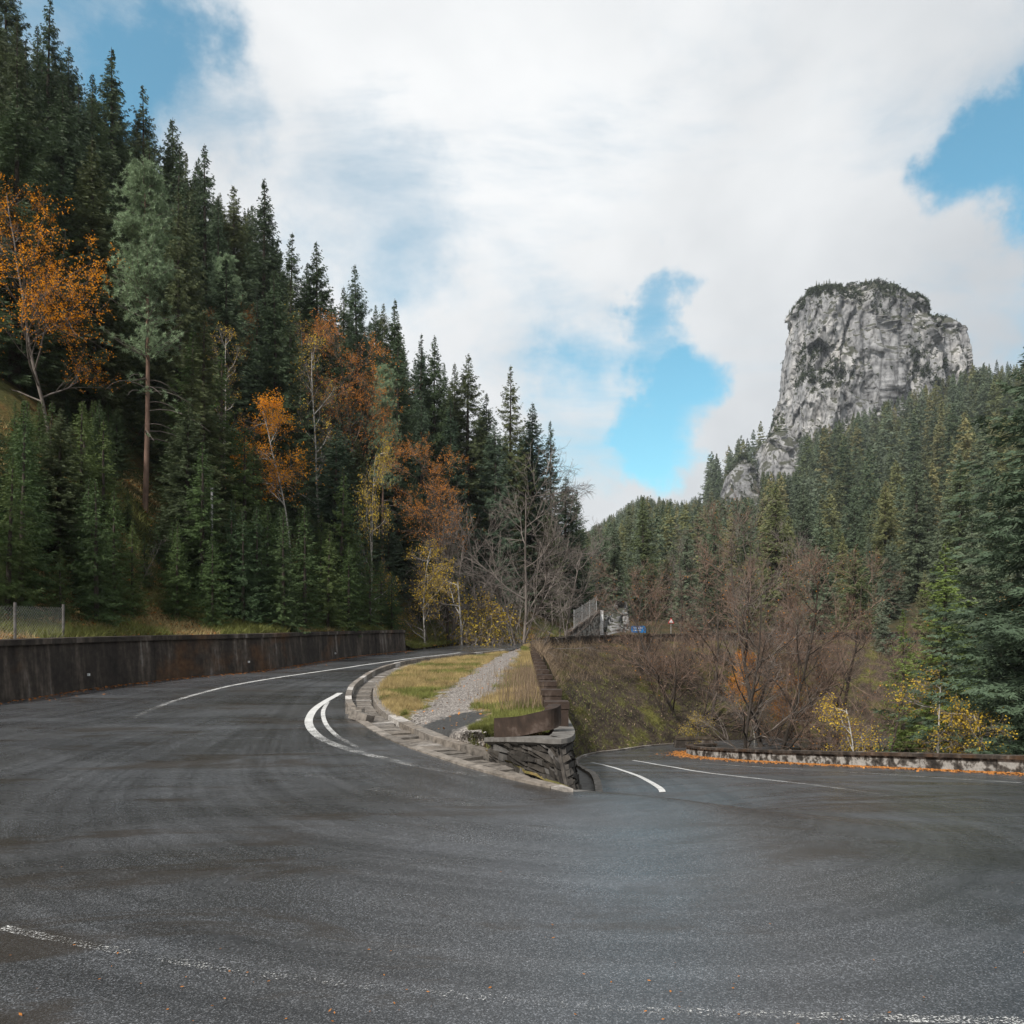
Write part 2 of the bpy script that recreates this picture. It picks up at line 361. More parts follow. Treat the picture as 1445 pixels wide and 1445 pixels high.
Z = Z+.012*fbm(P[..., 0]*.25, P[..., 1]*.25, 0, 3)
RV = np.dstack([P, Z]).reshape(-1, 3); RF = grid_faces(NS, NA)[:, ::-1]
mid = P[:, NA//2]; al = np.r_[0, np.cumsum(np.linalg.norm(np.diff(mid, axis=0), axis=1))]
uv = np.dstack([np.broadcast_to(al[:, None], (NS, NA)), np.broadcast_to(t[None]*9, (NS, NA))]).reshape(-1, 2)
road = link('road', mesh_np('road', RV, RF, [M['asphalt']], True, uv), kind='structure', label='dark grey asphalt road sweeping round the hairpin bend')
RB = BVHTree.FromPolygons([tuple(v) for v in RV], [tuple(int(i) for i in f) for f in RF])
def road_hit(px, py):
    d = Vector(((px-CXP)/FPX, 1, (HOR-py)/FPX)).normalized()
    h = RB.ray_cast(Vector((0, 0, CAMZ)), d); return None if h[0] is None else np.array(h[0])
def road_z(x, y, top=4.0):
    h = RB.ray_cast(Vector((x, y, top)), Vector((0, 0, -1))); return h[0].z if h[0] else None
def marking(pix, width, wear, side):
    pts = [road_hit(*p) for p in pix]; pts = [p for p in pts if p is not None]
    C = resample(catmull(pts, 120), .12); Nn = normals2d(C); W = 5; V = []
    for j in range(W):
        q = C[:, :2]+Nn*((j/(W-1)-.5)*width)
        for a, c in zip(q, C):
            z = road_z(a[0], a[1], c[2]+.6); V.append((a[0], a[1], (z if z is not None else c[2])+.007))
    V = np.array(V).reshape(W, -1, 3).transpose(1, 0, 2).reshape(-1, 3)
    me = mesh_np('road_marking', V, grid_faces(len(C), W)[:, ::-1], [M['paint']], True)
    wv = np.interp(np.linspace(0, 1, len(C)), np.linspace(0, 1, len(wear)), wear); attr(me, 'wear', np.repeat(wv, W))
    link('road_marking', me, kind='structure', label=side)
marking([(735, 914), (650, 921), (560, 932), (470, 945), (400, 955), (330, 967), (270, 982), (225, 997), (185, 1014)], .17, [-.1, -.1, -.12, -.12, -.08, 0, .1], 'white centre line climbing the upper road')
marking([(520, 962), (480, 978), (450, 996), (437, 1012), (438, 1027), (455, 1043), (490, 1057), (540, 1070), (600, 1083), (680, 1096), (760, 1107)], .18, [-.1, -.16, -.18, -.15, -.05, .03, .06, .09], 'thick white edge line round the inside of the bend')
marking([(463, 990), (456, 1004), (459, 1020), (470, 1034), (487, 1046), (515, 1060)], .10, [0, -.1, -.08, 0, .08], 'thin second white line inside the thick edge line')
marking([(816, 1072), (835, 1076), (865, 1083), (895, 1093), (918, 1104), (932, 1113), (935, 1118)], .15, [-.1, -.15, -.15, -.12, -.1], 'white edge line curling round the lower road')
marking([(893, 1073), (940, 1081), (1000, 1091), (1070, 1099), (1140, 1107), (1200, 1115), (1255, 1123)], .16, [-.1, -.1, -.08, -.02, .1], 'white centre line of the lower road')
marking([(945, 1074), (1020, 1079), (1100, 1084), (1250, 1093), (1440, 1105)], .12, [.05, -.02, .04, -.02], 'thin white line along the pale parapet')
marking([(2, 1310), (90, 1328), (200, 1348), (330, 1371), (500, 1390), (700, 1410), (900, 1425), (1150, 1435), (1443, 1442)], .09, [.04, .10, .10, .12, .11, .07, .02], 'worn speckled white line in the foreground')
marking([(400, 1086), (480, 1103), (560, 1120), (650, 1135), (760, 1150)], .22, [.13, .12, .13, .14], 'faint worn white arc on the bend')

# ------------------------------------------------------------------ dark retaining wall
ia, ib = at_station(4), at_station(11)
WB = resample(OUT[ia:ib+1], .25)                       # base line, far end to near
wn = -normals2d(WB)                                    # towards the hill
if wn[len(wn)//2][0] > 0: wn = -wn
def wall_h(y): return np.interp(y, [22, 52], [1.72, 1.40])
wall = empty('retaining_wall', (*WB[len(WB)//2], 0), 'long dark stained concrete retaining wall with coping below the forest slope', 'wall')
wl = np.array(wall.location)
step = 16
wall_top = []
for k0 in range(0, len(WB)-1, step):
    k1 = min(k0+step, len(WB)-1); mb = MB(); cb = MB()
    sec = []; csec = []
    for k in range(k0, k1+1):
        p = WB[k]; n = wn[k]; g = float(SL(*p)); h = float(wall_h(p[1])); tt = np.array(WB[min(k+1, len(WB)-1)]-WB[max(k-1, 0)]); tt /= np.linalg.norm(tt)
        sh = tt*(.008 if k == k0 else (-.008 if k == k1 else 0))
        q = p+sh
        sec.append([(*(q+n*.02), g-.3), (*(q+n*.16), g+h-.17), (*(q+n*.62), g+h-.17), (*(q+n*.62), g-.3)])
        csec.append([(*(p+sh*.5+n*.07), g+h-.166), (*(p+sh*.5+n*.075), g+h), (*(p+sh*.5+n*.66), g+h+.01), (*(p+sh*.5+n*.66), g+h-.166)])
    for s_, b_ in ((sec, mb), (csec, cb)):
        V = np.array(s_).reshape(-1, 3)-wl; m_ = len(s_)
        F = [[i*4+j, i*4+(j+1) % 4, (i+1)*4+(j+1) % 4, (i+1)*4+j] for i in range(m_-1) for j in range(4)]
        F += [[3, 2, 1, 0], [(m_-1)*4, (m_-1)*4+1, (m_-1)*4+2, (m_-1)*4+3]]; b_.add(V, F)
    link('panel', mb.mesh('wall_panel', [M['dark']]), wall); link('coping', cb.mesh('coping', [M['dark']]), wall)
# small reflector plates
for px, py in ((125, 952), (355, 934), (475, 922)):
    k = int(np.argmin([abs(CXP+FPX*p[0]/p[1]-px) for p in WB])); p = WB[k]-wn[k]*.0; g = float(SL(*p)); z = CAMZ-(py-HOR)/FPX*p[1]
    mb = MB(); mb.box((*(p+wn[k]*.05-wl[:2]), z), (.08, .05, .08), math.atan2(wn[k][1], wn[k][0])); link('reflector', mb.mesh('reflector', [M['white']]), wall)

# ------------------------------------------------------------------ left hillside
FL = np.vstack([[[15, 185], [17, 140], [14, 105], [7, 84.5]], [[0.5, 75.5], [-4.2, 66]], WB[::14]+wn[::14]*.6, [[-20, -2], [-22, -14]]])
footc = resample(catmull(FL, 500), 1.2); fn = normals2d(footc)
if fn[len(fn)//2][0] > 0: fn = -fn
for _ in range(60): fn[1:-1] = (fn[:-2]+2*fn[1:-1]+fn[2:])/4
fn /= np.linalg.norm(fn, axis=1, keepdims=True)
dd = np.r_[0, .3, .7, 1.2, 1.8, 2.5, np.linspace(3.3, 60, 60), np.linspace(63, 170, 28)]
yc = footc[:, 1]; behind = (yc < WB[0][1]+.5)
zf = np.where(behind, SL(0, yc)+wall_h(yc)-.06, SL(0, np.minimum(yc, 90))+.0)
for _ in range(2): zf[1:-1] = np.where(np.abs(yc[1:-1]-WB[0][1]) < 3, (zf[:-2]+zf[1:-1]+zf[2:])/3, zf[1:-1])
slope = np.interp(yc, [0, 60, 90, 130, 185], [.98, .98, .85, .45, .30])
HX = footc[:, None, 0]+fn[:, None, 0]*dd; HY = footc[:, None, 1]+fn[:, None, 1]*dd
prof = .14*np.minimum(dd, 2.5)+np.maximum(dd-2.5, 0)
HZ = zf[:, None]+.14*np.minimum(dd, 2.5)+slope[:, None]*(sp(dd-2.5, .8)-.02)*np.where(dd > 70, .8, 1)
HZ = HZ+(fbm(HX*.09, HY*.09, 0, 4)*1.6*sm(dd, 2, 12)+fbm(HX*.6, HY*.6, 0, 3, 9)*.22*sm(dd, .3, 3))
hv = np.dstack([HX, HY, HZ]).reshape(-1, 3); hf = grid_faces(len(footc), len(dd))
link('hillside', mesh_np('hillside', hv, hf, [M['litter']], True), kind='structure', label='steep wooded hillside above the retaining wall')
HB = BVHTree.FromPolygons([tuple(v) for v in hv], [tuple(int(i) for i in f) for f in hf])
def hill_z(x, y):
    h = HB.ray_cast(Vector((x, y, 400)), Vector((0, 0, -1))); return h[0].z if h[0] else None

# ------------------------------------------------------------------ terrain: valley and mountain on the right
CP = []
def cp(px, py, D): CP.append(U(px, py, D))
for p in [(-60, -60, -6), (0, -60, -6), (60, -40, -12), (30, 10, -9), (24, 24, -9), (19, 38, -9), (22, 52, -8.5), (32, 60, -7), (40, 40, -14), (60, 60, -12), (0, 20, -9), (0, 40, -9), (-20, 30, -6), (5, 62, -7), (15, 72, -1.5),
          (25, 95, 2.0), (0, 85, -1), (45, 92, -2), (-60, 60, 0), (-100, 200, 30), (120, 0, 10), (220, 60, 60)]: CP.append(np.array(p, float))
for px, L_ in {840: [(862, 130), (835, 220), (795, 500), (770, 750), (760, 980)], 905: [(868, 120), (835, 220), (790, 450), (745, 700), (718, 860), (760, 1100)],
               1000: [(885, 115), (845, 210), (770, 400), (742, 480), (790, 700)], 1090: [(885, 120), (820, 210), (735, 370), (695, 455), (720, 620)],
               1200: [(890, 110), (810, 200), (720, 320), (640, 440), (600, 520), (690, 700)], 1310: [(885, 105), (800, 180), (700, 300), (590, 455), (570, 520), (640, 700)],
               1445: [(890, 90), (800, 150), (700, 240), (600, 370), (552, 480), (600, 650)], 1800: [(850, 80), (720, 150), (560, 300), (470, 430), (560, 650)],
               700: [(850, 260), (800, 500), (790, 800)], 300: [(700, 500)]}.items():
    for py, D in L_: cp(px, py, D)
CP = np.array(CP)
def _phi(r): return np.sqrt(r*r+25.0**2)
_K = _phi(np.linalg.norm(CP[:, None, :2]-CP[None, :, :2], axis=2)); _zm = CP[:, 2].mean()
_W = np.linalg.solve(_K+np.eye(len(CP))*1e-3, CP[:, 2]-_zm)
def TZ(X, Y):
    X = np.asarray(X, float); Y = np.asarray(Y, float); sh = np.broadcast(X, Y).shape
    X, Y = np.broadcast_to(X, sh).ravel(), np.broadcast_to(Y, sh).ravel(); z = np.zeros(X.size)
    for c, w_ in zip(CP, _W): z += w_*_phi(np.hypot(X-c[0], Y-c[1]))
    z = z+_zm; d = np.hypot(X, Y)
    z = z+fbm(X*.03, Y*.03, 0, 4, 5)*4*sm(d, 90, 200)+fbm(X*.3, Y*.3, 0, 3, 3)*.3*sm(d, 40, 60)
    return z.reshape(sh)
def spacing(a, b, n): s_ = np.linspace(-1, 1, n); return a+(b-a)*(np.sinh(s_*2.2)/math.sinh(2.2)+1)/2
gx = np.unique(np.r_[np.linspace(-260, -30, 24), np.arange(-30, 90, 2.5), np.linspace(90, 420, 60), np.linspace(430, 1100, 30)])
gy = np.unique(np.r_[np.linspace(-200, -10, 14), np.arange(-10, 130, 2.5), np.linspace(130, 620, 90), np.linspace(630, 1300, 35)])
TX, TY = np.meshgrid(gx, gy, indexing='ij'); TT = TZ(TX, TY)
cut = (TX > -25) & (TX < 13) & (TY > -25) & (TY < 49); TT = np.where(cut, np.minimum(TT, -8), TT)
rlow = sm(TX, -40, -25)*(1-sm(TX, 40, 55))*sm(TY, 40, 50)*(1-sm(TY, 68, 75)); TT = np.where(rlow > .5, np.minimum(TT, -6.9), TT)
tv = np.dstack([TX, TY, TT]).reshape(-1, 3); tf = grid_faces(len(gx), len(gy))
link('terrain', mesh_np('terrain', tv, tf, [M['forest_floor']], True), kind='structure', label='valley floor and forested mountain side')
TB = BVHTree.FromPolygons([tuple(v) for v in tv], [tuple(int(i) for i in f) for f in tf])
def ter_z(x, y):
    h = TB.ray_cast(Vector((x, y, 900)), Vector((0, 0, -1))); return h[0].z if h[0] else 0.0

# ------------------------------------------------------------------ island, kerb, channel
i0, i1 = at_station(4), at_station(14)
KC = resample(INN[i0:i1+1], .1)
kn = normals2d(KC); cen = np.array([-1, 25.])
if np.dot(kn[len(kn)//2], cen-KC[len(KC)//2]) < 0: kn = -kn
def kpt(i, off): return KC[i]+kn[i]*off
def wallx(y): return np.interp(y, [11, 14, 30, 62, 75], [.62, .78, 1.0, 1.5, 2.0])
def island_z(x, y):
    e = .42*np.exp(-np.maximum(y-12, 0)/16)+.05
    d = np.clip((x-(wallx(y)-3.2))/3.0, 0, 1); return SL(x, y)+.03+e*d*d*(3-2*d)
nk = len(KC); kend = int(np.argmin([np.hypot(*(kpt(i, 1.0)-np.array([-.62, 13.1]))) for i in range(nk)])); idx = np.linspace(0, kend, 260).astype(int)
A_ = np.array([kpt(i, 1.0) for i in idx]); ya = A_[:, 1]
Bc = catmull([(wallx(62), 62), (wallx(50), 50), (wallx(38), 38), (wallx(28), 28), (wallx(21), 21), (wallx(17), 17), (wallx(14.5), 14.5), (.62, 13.2), (.35, 12.5), (.0, 12.95), (-.25, 13.3), (-.40, 13.45)], 400)
B_ = np.stack([np.interp(np.linspace(0, 1, len(idx)), np.linspace(0, 1, 400), Bc[:, q]) for q in (0, 1)], 1)
tt = np.linspace(0, 1, 70); IP = A_[:, None]*(1-tt)[None, :, None]+B_[:, None]*tt[None, :, None]
IS = SL(IP[..., 0], IP[..., 1]); IZ = IS+.05+(island_z(IP[..., 0], IP[..., 1])-IS-.03)*sm(tt, 0, .5)[None]+.025*fbm(IP[..., 0]*2, IP[..., 1]*2, 0, 3)*sm(tt, 0, .1)[None]
iv = np.dstack([IP, IZ]).reshape(-1, 3)
pxx = CXP+FPX*iv[:, 0]/iv[:, 1]; pyy = HOR+FPX*(CAMZ-iv[:, 2])/iv[:, 1]
gw = [(918, 727, 10), (940, 702, 24), (960, 678, 34), (985, 655, 44), (1010, 625, 48), (1035, 622, 62), (1060, 650, 48), (1080, 700, 36), (1095, 740, 30)]
# the same path in plan: centre and half width at each distance, found once from the rows above
gY, gX, gH = [], [], []
for row, c, hw in gw:
    a = G(c, row, lambda X, Y: island_z(X, Y)); gY.append(a[1]); gX.append(a[0]); gH.append(hw/FPX*a[1])
o_ = np.argsort(gY); gY, gX, gH = (np.array(v)[o_] for v in (gY, gX, gH))
def gravel_mask(x, y): return np.clip(1.1-.6*np.abs(x-np.interp(y, gY, gX))/np.interp(y, gY, gH), 0, 1)
pc = G(640, 1020, lambda X, Y: island_z(X, Y))
def patch_mask(x, y): return np.clip(1.1-.6*np.hypot((x-pc[0])/.62, (y-pc[1])/1.5), 0, 1)
ime = mesh_np('verge', iv, grid_faces(len(idx), 70), [M['island']], True)
attr(ime, 'gravel', gravel_mask(iv[:, 0], iv[:, 1])); attr(ime, 'patch', patch_mask(iv[:, 0], iv[:, 1]))
link('verge', ime, kind='structure', label='gravel and grass verge inside the hairpin')
sl = []
nose = catmull([(-.46, 13.4), (-.42, 13.3), (-.12, 12.55), (.2, 11.85), (.52, 11.2), (.80, 10.74)], 60); ks = np.linspace(max(kend-3, 0), nk-4, 60).astype(int)
for q, i in enumerate(ks):
    a_ = kpt(i, np.interp(q, [0, 59], [1.0, .16])); b_ = nose[q]
    for f in (0, .35, .7, 1.0): p = a_*(1-f)+b_*f; sl.append((*p, float(SL(*p))+.015+.10*f*(1-q/59)+.02*float(vnoise(p[0]*6, p[1]*6))))
sme = mesh_np('soil_strip', sl, grid_faces(60, 4), [M['island']], True); attr(sme, 'gravel', np.full(len(sl), .25)); attr(sme, 'patch', np.zeros(len(sl)))
link('soil_strip', sme, kind='structure')
# under-bed below the kerb and channel
BV = []
for i in range(0, nk-16, 3):
    for off in (-.02, .5, 1.1): p = kpt(i, off*np.interp(i, [kend, nk-16], [1, .5])); BV.append((*p, float(SL(*p))-.10))
link('channel_bed', mesh_np('channel_bed', BV, grid_faces(len(BV)//3, 3), [M['mortar']], True), kind='structure')
def block(i, j, o0, o1, zb, zt, jit=0.0, gap=.006):
    P8 = []
    for z in (zb, zt):
        for (k, off) in ((i, o0), (j, o0), (j, o1), (i, o1)):
            p = kpt(k, off); d = (KC[j]-KC[i]); d = d/(np.linalg.norm(d)+1e-9)*gap*(1 if k == i else -1)
            P8.append((p[0]+d[0], p[1]+d[1], float(SL(*p))+z+(random.uniform(-jit, jit) if z == zt else 0)))
    return P8
def from_corners(name, P8, mat, parent, bev=.0):
    mb = MB(); mb.hexa(np.array(P8)-np.array(parent.location))
    me = mb.mesh(name, [mat])
    return link(name, me, parent)
ksplit = int(np.argmin(np.abs(np.array([CXP+FPX*p[0]/p[1] for p in KC])-499)+np.where(KC[:, 1] > 21.5, 999, 0)))
kerb = empty('kerb', (*KC[nk//4], float(SL(*KC[nk//4]))), 'raised brown stone kerb along the far side of the verge', 'kerb')
for i in range(0, ksplit-8, 9): from_corners('kerb_stone', block(i, i+9, 0, .17, -.1, .16, .008), M['kerb'], kerb)
for q, (i, rz) in enumerate(((ksplit-7, .3), (ksplit-1, -.25), (ksplit+4, .5))):
    p = kpt(i, .12); o = MB(); o.box((0, 0, 0), (.62, .24, .20), 0); 
    b = link('kerb_stone', o.mesh('broken_kerb_stone', [M['kerb']]), kerb); b.location = Vector((p[0], p[1], float(SL(*p))+.08))-kerb.location; b.rotation_euler = (random.uniform(-.2, .2), random.uniform(-.15, .15), math.atan2(*(KC[i+3]-KC[i])[::-1])+rz)
edge = empty('edging_strip', (*KC[3*nk//4], float(SL(*KC[3*nk//4]))), 'flush pale concrete edging between asphalt and stepped channel', 'kerb')
for i in range(ksplit+2, nk-2, 14): from_corners('strip', block(i, min(i+14, nk-1), 0, .2, -.1, .025, .004), M['kerb'], edge)
chan = empty('drainage_channel', (*KC[nk//2], float(SL(*KC[nk//2]))), 'stone slab drainage channel curving round the verge', 'channel')
i = 2
while i < nk-12:
    st_ = 3 if i > ksplit else 2
    z = random.uniform(-.045, .0) if i > ksplit else random.uniform(-.03, -.015)
    from_corners('slab', block(i, i+st_, .22 if i > ksplit else .19, min(random.uniform(.68, .74), np.interp(i, [kend, nk-12], [.74, .36])), -.16, z, .02 if i > ksplit else .006, .018), M['slab'], chan); i += st_
inner = empty('inner_edging', (*kpt(nk//3, .85), float(SL(*KC[nk//3]))), 'pale concrete edging between slab channel and grass', 'kerb')
for i in range(0, kend-8, 12): from_corners('strip', block(i, i+12, .77, 1.02, -.12, .06+.02*random.random(), .004), M['kerb'], inner)

# ------------------------------------------------------------------ stone nose wall and its right-hand face
NB = np.array([(-.42, 13.3), (-.12, 12.55), (.2, 11.85), (.52, 11.2), (.80, 10.74), (.95, 10.95), (1.04, 11.8), (1.14, 13.2), (1.28, 16), (1.5, 20), (1.8, 26), (2.1, 34), (2.4, 42)], float)
NTp = np.array([(-.40, 13.35), (-.10, 12.75), (.12, 12.2), (.4, 11.7), (.66, 11.35), (.80, 11.55), (.90, 12.2), (.98, 13.4), (1.06, 16), (1.12, 20), (1.2, 26), (1.32, 34), (1.42, 42)], float)
ztop = np.array([.36, .44, .51, .57, .60, .60, .58, .52, .46, .48, .56, .72, .95])
def zbase(p, k): return (float(SL(*p)) if k < 4 else float(SR(*p)))-.12
nb = np.array([(*p, zbase(p, k)) for k, p in enumerate(NB)]); ntp = np.array([(*p, z) for p, z in zip(NTp, ztop)])
nbr, ntr = catmull(nb, 600), catmull(ntp, 600)
sarc = np.r_[0, np.cumsum(np.linalg.norm(np.diff((nbr+ntr)/2, axis=0), axis=1))]
s_c = sarc[int(np.argmin(np.hypot(nbr[:, 0]-.82, nbr[:, 1]-10.72)))]
stonewall = empty('stone_wall', (.3, 11.6, 0), 'dark rough stone wall nose rising at the apex of the bend', 'wall'); swl = np.array(stonewall.location)
def wpt(s_, v, off):
    a = np.array([np.interp(s_, sarc, nbr[:, j]) for j in range(3)]); b = np.array([np.interp(s_, sarc, ntr[:, j]) for j in range(3)])
    a2 = np.array([np.interp(s_+.05, sarc, nbr[:, j]) for j in range(3)]); tdir = a2-a; n = np.cross(tdir, b-a); n /= np.linalg.norm(n)+1e-9
    if n[1] > 0 and s_ < s_c: n = -n
    if s_ >= s_c and n[0] < 0: n = -n
    return a+(b-a)*v+n*off
mb = MB(); ss = np.linspace(0, sarc[-1], 260)
V = np.array([wpt(s_, v, -.05) for s_ in ss for v in (0, .5, 1)]); mb.add(V, grid_faces(260, 3))
link('mortar_core', mb.mesh('mortar_core', [M['mortar']]-V[0]*0 if False else [M['mortar']]), stonewall).location = -Vector(swl)
nst = 0
TH_ = .092
def HH(s_): return float(np.linalg.norm(wpt(s_, 1, 0)-wpt(s_, 0, 0)))
def wob(r_, s_): return 0 if r_ == 0 else .03*math.sin(s_*3.1+r_*1.7)+.015*math.sin(s_*8.3+r_*2.9)
for r_ in range(16):
    s_ = random.uniform(0, .08)
    while s_ < 14.0:
        Lg = random.choice([.12, .18, .26, .36, .5])*random.uniform(.8, 1.2)*(1 if s_ < 4 else 2.2); e = min(s_+Lg, 14.0)
        if s_ < s_c < e or abs(e-s_c) < .06: e = s_c
        if e-s_ < .04: s_ = e+.001; continue
        k_ = 1 if s_ < 4 else 1.8; H0, H1 = HH(s_+.005), HH(e-.005); z0, z1 = r_*TH_*k_, (r_+1)*TH_*k_; g = random.uniform(.006, .014); u_ = random.uniform(-.02, .02)
        cs = [(s_+.008, (z0+wob(r_, s_)+g)/H0), (e-.008, (z0+wob(r_, e)+g)/H1), (e-.008-random.uniform(0, .03), (z1+wob(r_+1, e)-g+u_)/H1), (s_+.008+random.uniform(0, .03), (z1+wob(r_+1, s_)-g+u_)/H0)]
        if max(cs[0][1], cs[1][1]) < .96:
            P8 = [wpt(a, min(max(b, 0), .99), -.1) for a, b in cs]; mid_ = np.mean(P8, axis=0); nv3 = wpt((s_+e)/2, .5, 1)-wpt((s_+e)/2, .5, 0); outo = random.uniform(.09, .15)
            fr = [p+nv3*(outo+random.uniform(-.02, .02))+(mid_-p)*.05 for p in P8]
            o = MB(); o.hexa(np.array([*P8, *fr])-swl); link('stone', o.mesh('stone', [M['stone']]), stonewall); nst += 1
        s_ = e+.0005
# coping band on top of the wall, following the nose
cb = MB(); C2 = resample(ntr, .08); cn = normals2d(C2)
sec = []
for _ in range(6): cn[1:-1] = (cn[:-2]+2*cn[1:-1]+cn[2:])/4
cn /= np.linalg.norm(cn, axis=1, keepdims=True)
for p, n in zip(C2, cn):
    a = p[:2]; sec.append([(*(a-n*.09), p[2]-.035), (*(a-n*.08), p[2]+.035), (*(a+n*.26), p[2]+.045), (*(a+n*.26), p[2]-.25)])
V = np.array(sec).reshape(-1, 3)-swl; m_ = len(sec)
cb.add(V, [[i*4+j, (i+1)*4+j, (i+1)*4+(j+1) % 4, i*4+(j+1) % 4] for i in range(m_-1) for j in range(4)]+[[0, 1, 2, 3], [(m_-1)*4+3, (m_-1)*4+2, (m_-1)*4+1, (m_-1)*4]])
link('coping', cb.mesh('coping', [M['cap']]), stonewall)
# curved low concrete beam on the nose
bm_ = MB(); C3 = catmull([(-.22, 13.05, .52), (.15, 12.55, .60), (.45, 12.3, .70), (.62, 12.35, .76), (.70, 12.7, .78)], 24); nn = normals2d(C3); sec = []
for p, n in zip(C3, nn): sec.append([(*(p[:2]-n*.1), p[2]-.08), (*(p[:2]+n*.1), p[2]-.08), (*(p[:2]+n*.1), p[2]+.24), (*(p[:2]-n*.1), p[2]+.24)])
V = np.array(sec).reshape(-1, 3); V -= V[0]*0
bm_.add(V-np.array([.3, 12.4, .6]), [[i*4+j, (i+1)*4+j, (i+1)*4+(j+1) % 4, i*4+(j+1) % 4] for i in range(23) for j in range(4)]+[[0, 1, 2, 3], [95, 94, 93, 92]])
link('curved_parapet', bm_.mesh('curved_parapet', [M['rust']]), None, 'low curved rust brown concrete parapet on top of the stone nose', 'parapet', loc=(.3, 12.4, .6))
# stepped parapet blocks
ys = [13.6+2.75*k for k in range(17)]
for k, y in enumerate(ys):
    x = float(np.interp(y, [11, 14, 30, 62], [.70, .80, 1.05, 1.5])); zt = float(np.interp(y, [13.6, 20, 28, 40, 50, 62], [.98, 1.04, 1.12, 1.28, 1.45, 1.75])); h = .62
    o = MB(); Lb = .42; wd = .40
    o.box((0, Lb/2, -h/2-.06), (wd, Lb, h-.12)); o.box((0, Lb/2, -.0605), (wd+.03, Lb+.03, .12)); o.box((.0, Lb/2, -h-.18), (.34, Lb-.04, .36))
    nm = ['rust brown concrete parapet block closest to the curved parapet', 'rust brown concrete parapet block second from the curved parapet', 'rust brown concrete parapet block third from the curved parapet']
    link('parapet_block', o.mesh('parapet_block', [M['rust']]), None, nm[k] if k < 3 else 'rust brown concrete parapet block in the row climbing beside the gravel verge', 'parapet', 'stepped parapet blocks along the verge wall', loc=(x, y, zt))

# ------------------------------------------------------------------ bank below the upper road
BT = catmull([(1.2, 20, .45), (1.4, 26, .75), (1.55, 36, 1.1), (1.6, 50, 1.4), (1.9, 60, 1.5), (4, 64.5, 1.6), (9, 68.3, 1.75), (16, 71.5, 1.9), (26, 74, 2.0), (40, 77, 2.1)], 220)
BFt = catmull([(1.6, 20, -2.0), (2.05, 26, -2.8), (2.75, 36, -3.9), (4.3, 46.8, -5.2), (7.0, 51.8, -5.7), (11.4, 56.9, -6.0), (15, 59.8, -6.2), (20, 62.4, -6.4), (30, 65, -6.8), (40, 66.4, -7)], 220)
vv = np.linspace(0, 1, 60); BP = BT[:, None]*(1-vv)[None, :, None]+BFt[:, None]*vv[None, :, None]
BP[..., 2] += .9*np.sin(vv*math.pi)[None]*sm(np.linspace(0, 1, 220), .3, .6)[:, None]
disp = fbm(BP[..., 0]*.35, BP[..., 1]*.35, BP[..., 2]*.35, 5, 21)*.55*np.sin(vv*math.pi)[None]*sm(np.linspace(0, 1, 220), .2, .45)[:, None]
BP[..., 1] -= disp; BP[..., 0] += disp*.4
bv = BP.reshape(-1, 3); link('bank', mesh_np('bank', bv, grid_faces(220, 60), [M['bank']], True), kind='structure', label='mossy rubble bank below the upper road')
# gutter kerb of the lower road
lk = empty('lower_kerb', (1.9, 16, -1.4), 'pale concrete kerb at the foot of the stone wall beside the lower road', 'kerb')
LI = resample(INN[at_station(14.9):at_station(21.5)], .9); LG = resample(INN[at_station(14.0):at_station(21.5)], .25)
for kq, (a, b) in enumerate(zip(LI[:-1], LI[1:])):
    d = (b-a)/np.linalg.norm(b-a); n = np.array([-d[1], d[0]]); n = n if n[0] < 0 else -n; P8 = []
    for z in (-.15, .012+.088*min(1, max(0, kq-2)/5)):
        for (p, of) in ((a+d*.008, -.02), (b-d*.008, -.02), (b-d*.008, .16), (a+d*.008, .16)):
            q = p+n*of; P8.append((*q, float(Z[int(np.argmin(np.hypot(INN[:, 0]-p[0], INN[:, 1]-p[1]))), -1])+z))
    from_corners('kerb_stone', P8, M['kerb'], lk)
GV = []; gi0, gi1 = at_station(14.0), at_station(21.5); gidx = np.arange(gi0, gi1, 3); LG = INN[gidx]; gn_ = normals2d(LG)
for p, n, zr in zip(LG, gn_, Z[gidx, -1]):
    n = n if n[0] < 0 else -n
    for of in (-.03, .5, 1.5): x_ = p+n*of; GV.append((*x_, zr-.006))
link('gutter', mesh_np('gutter', GV, grid_faces(len(LG), 3), [M['cap']], True), kind='structure')

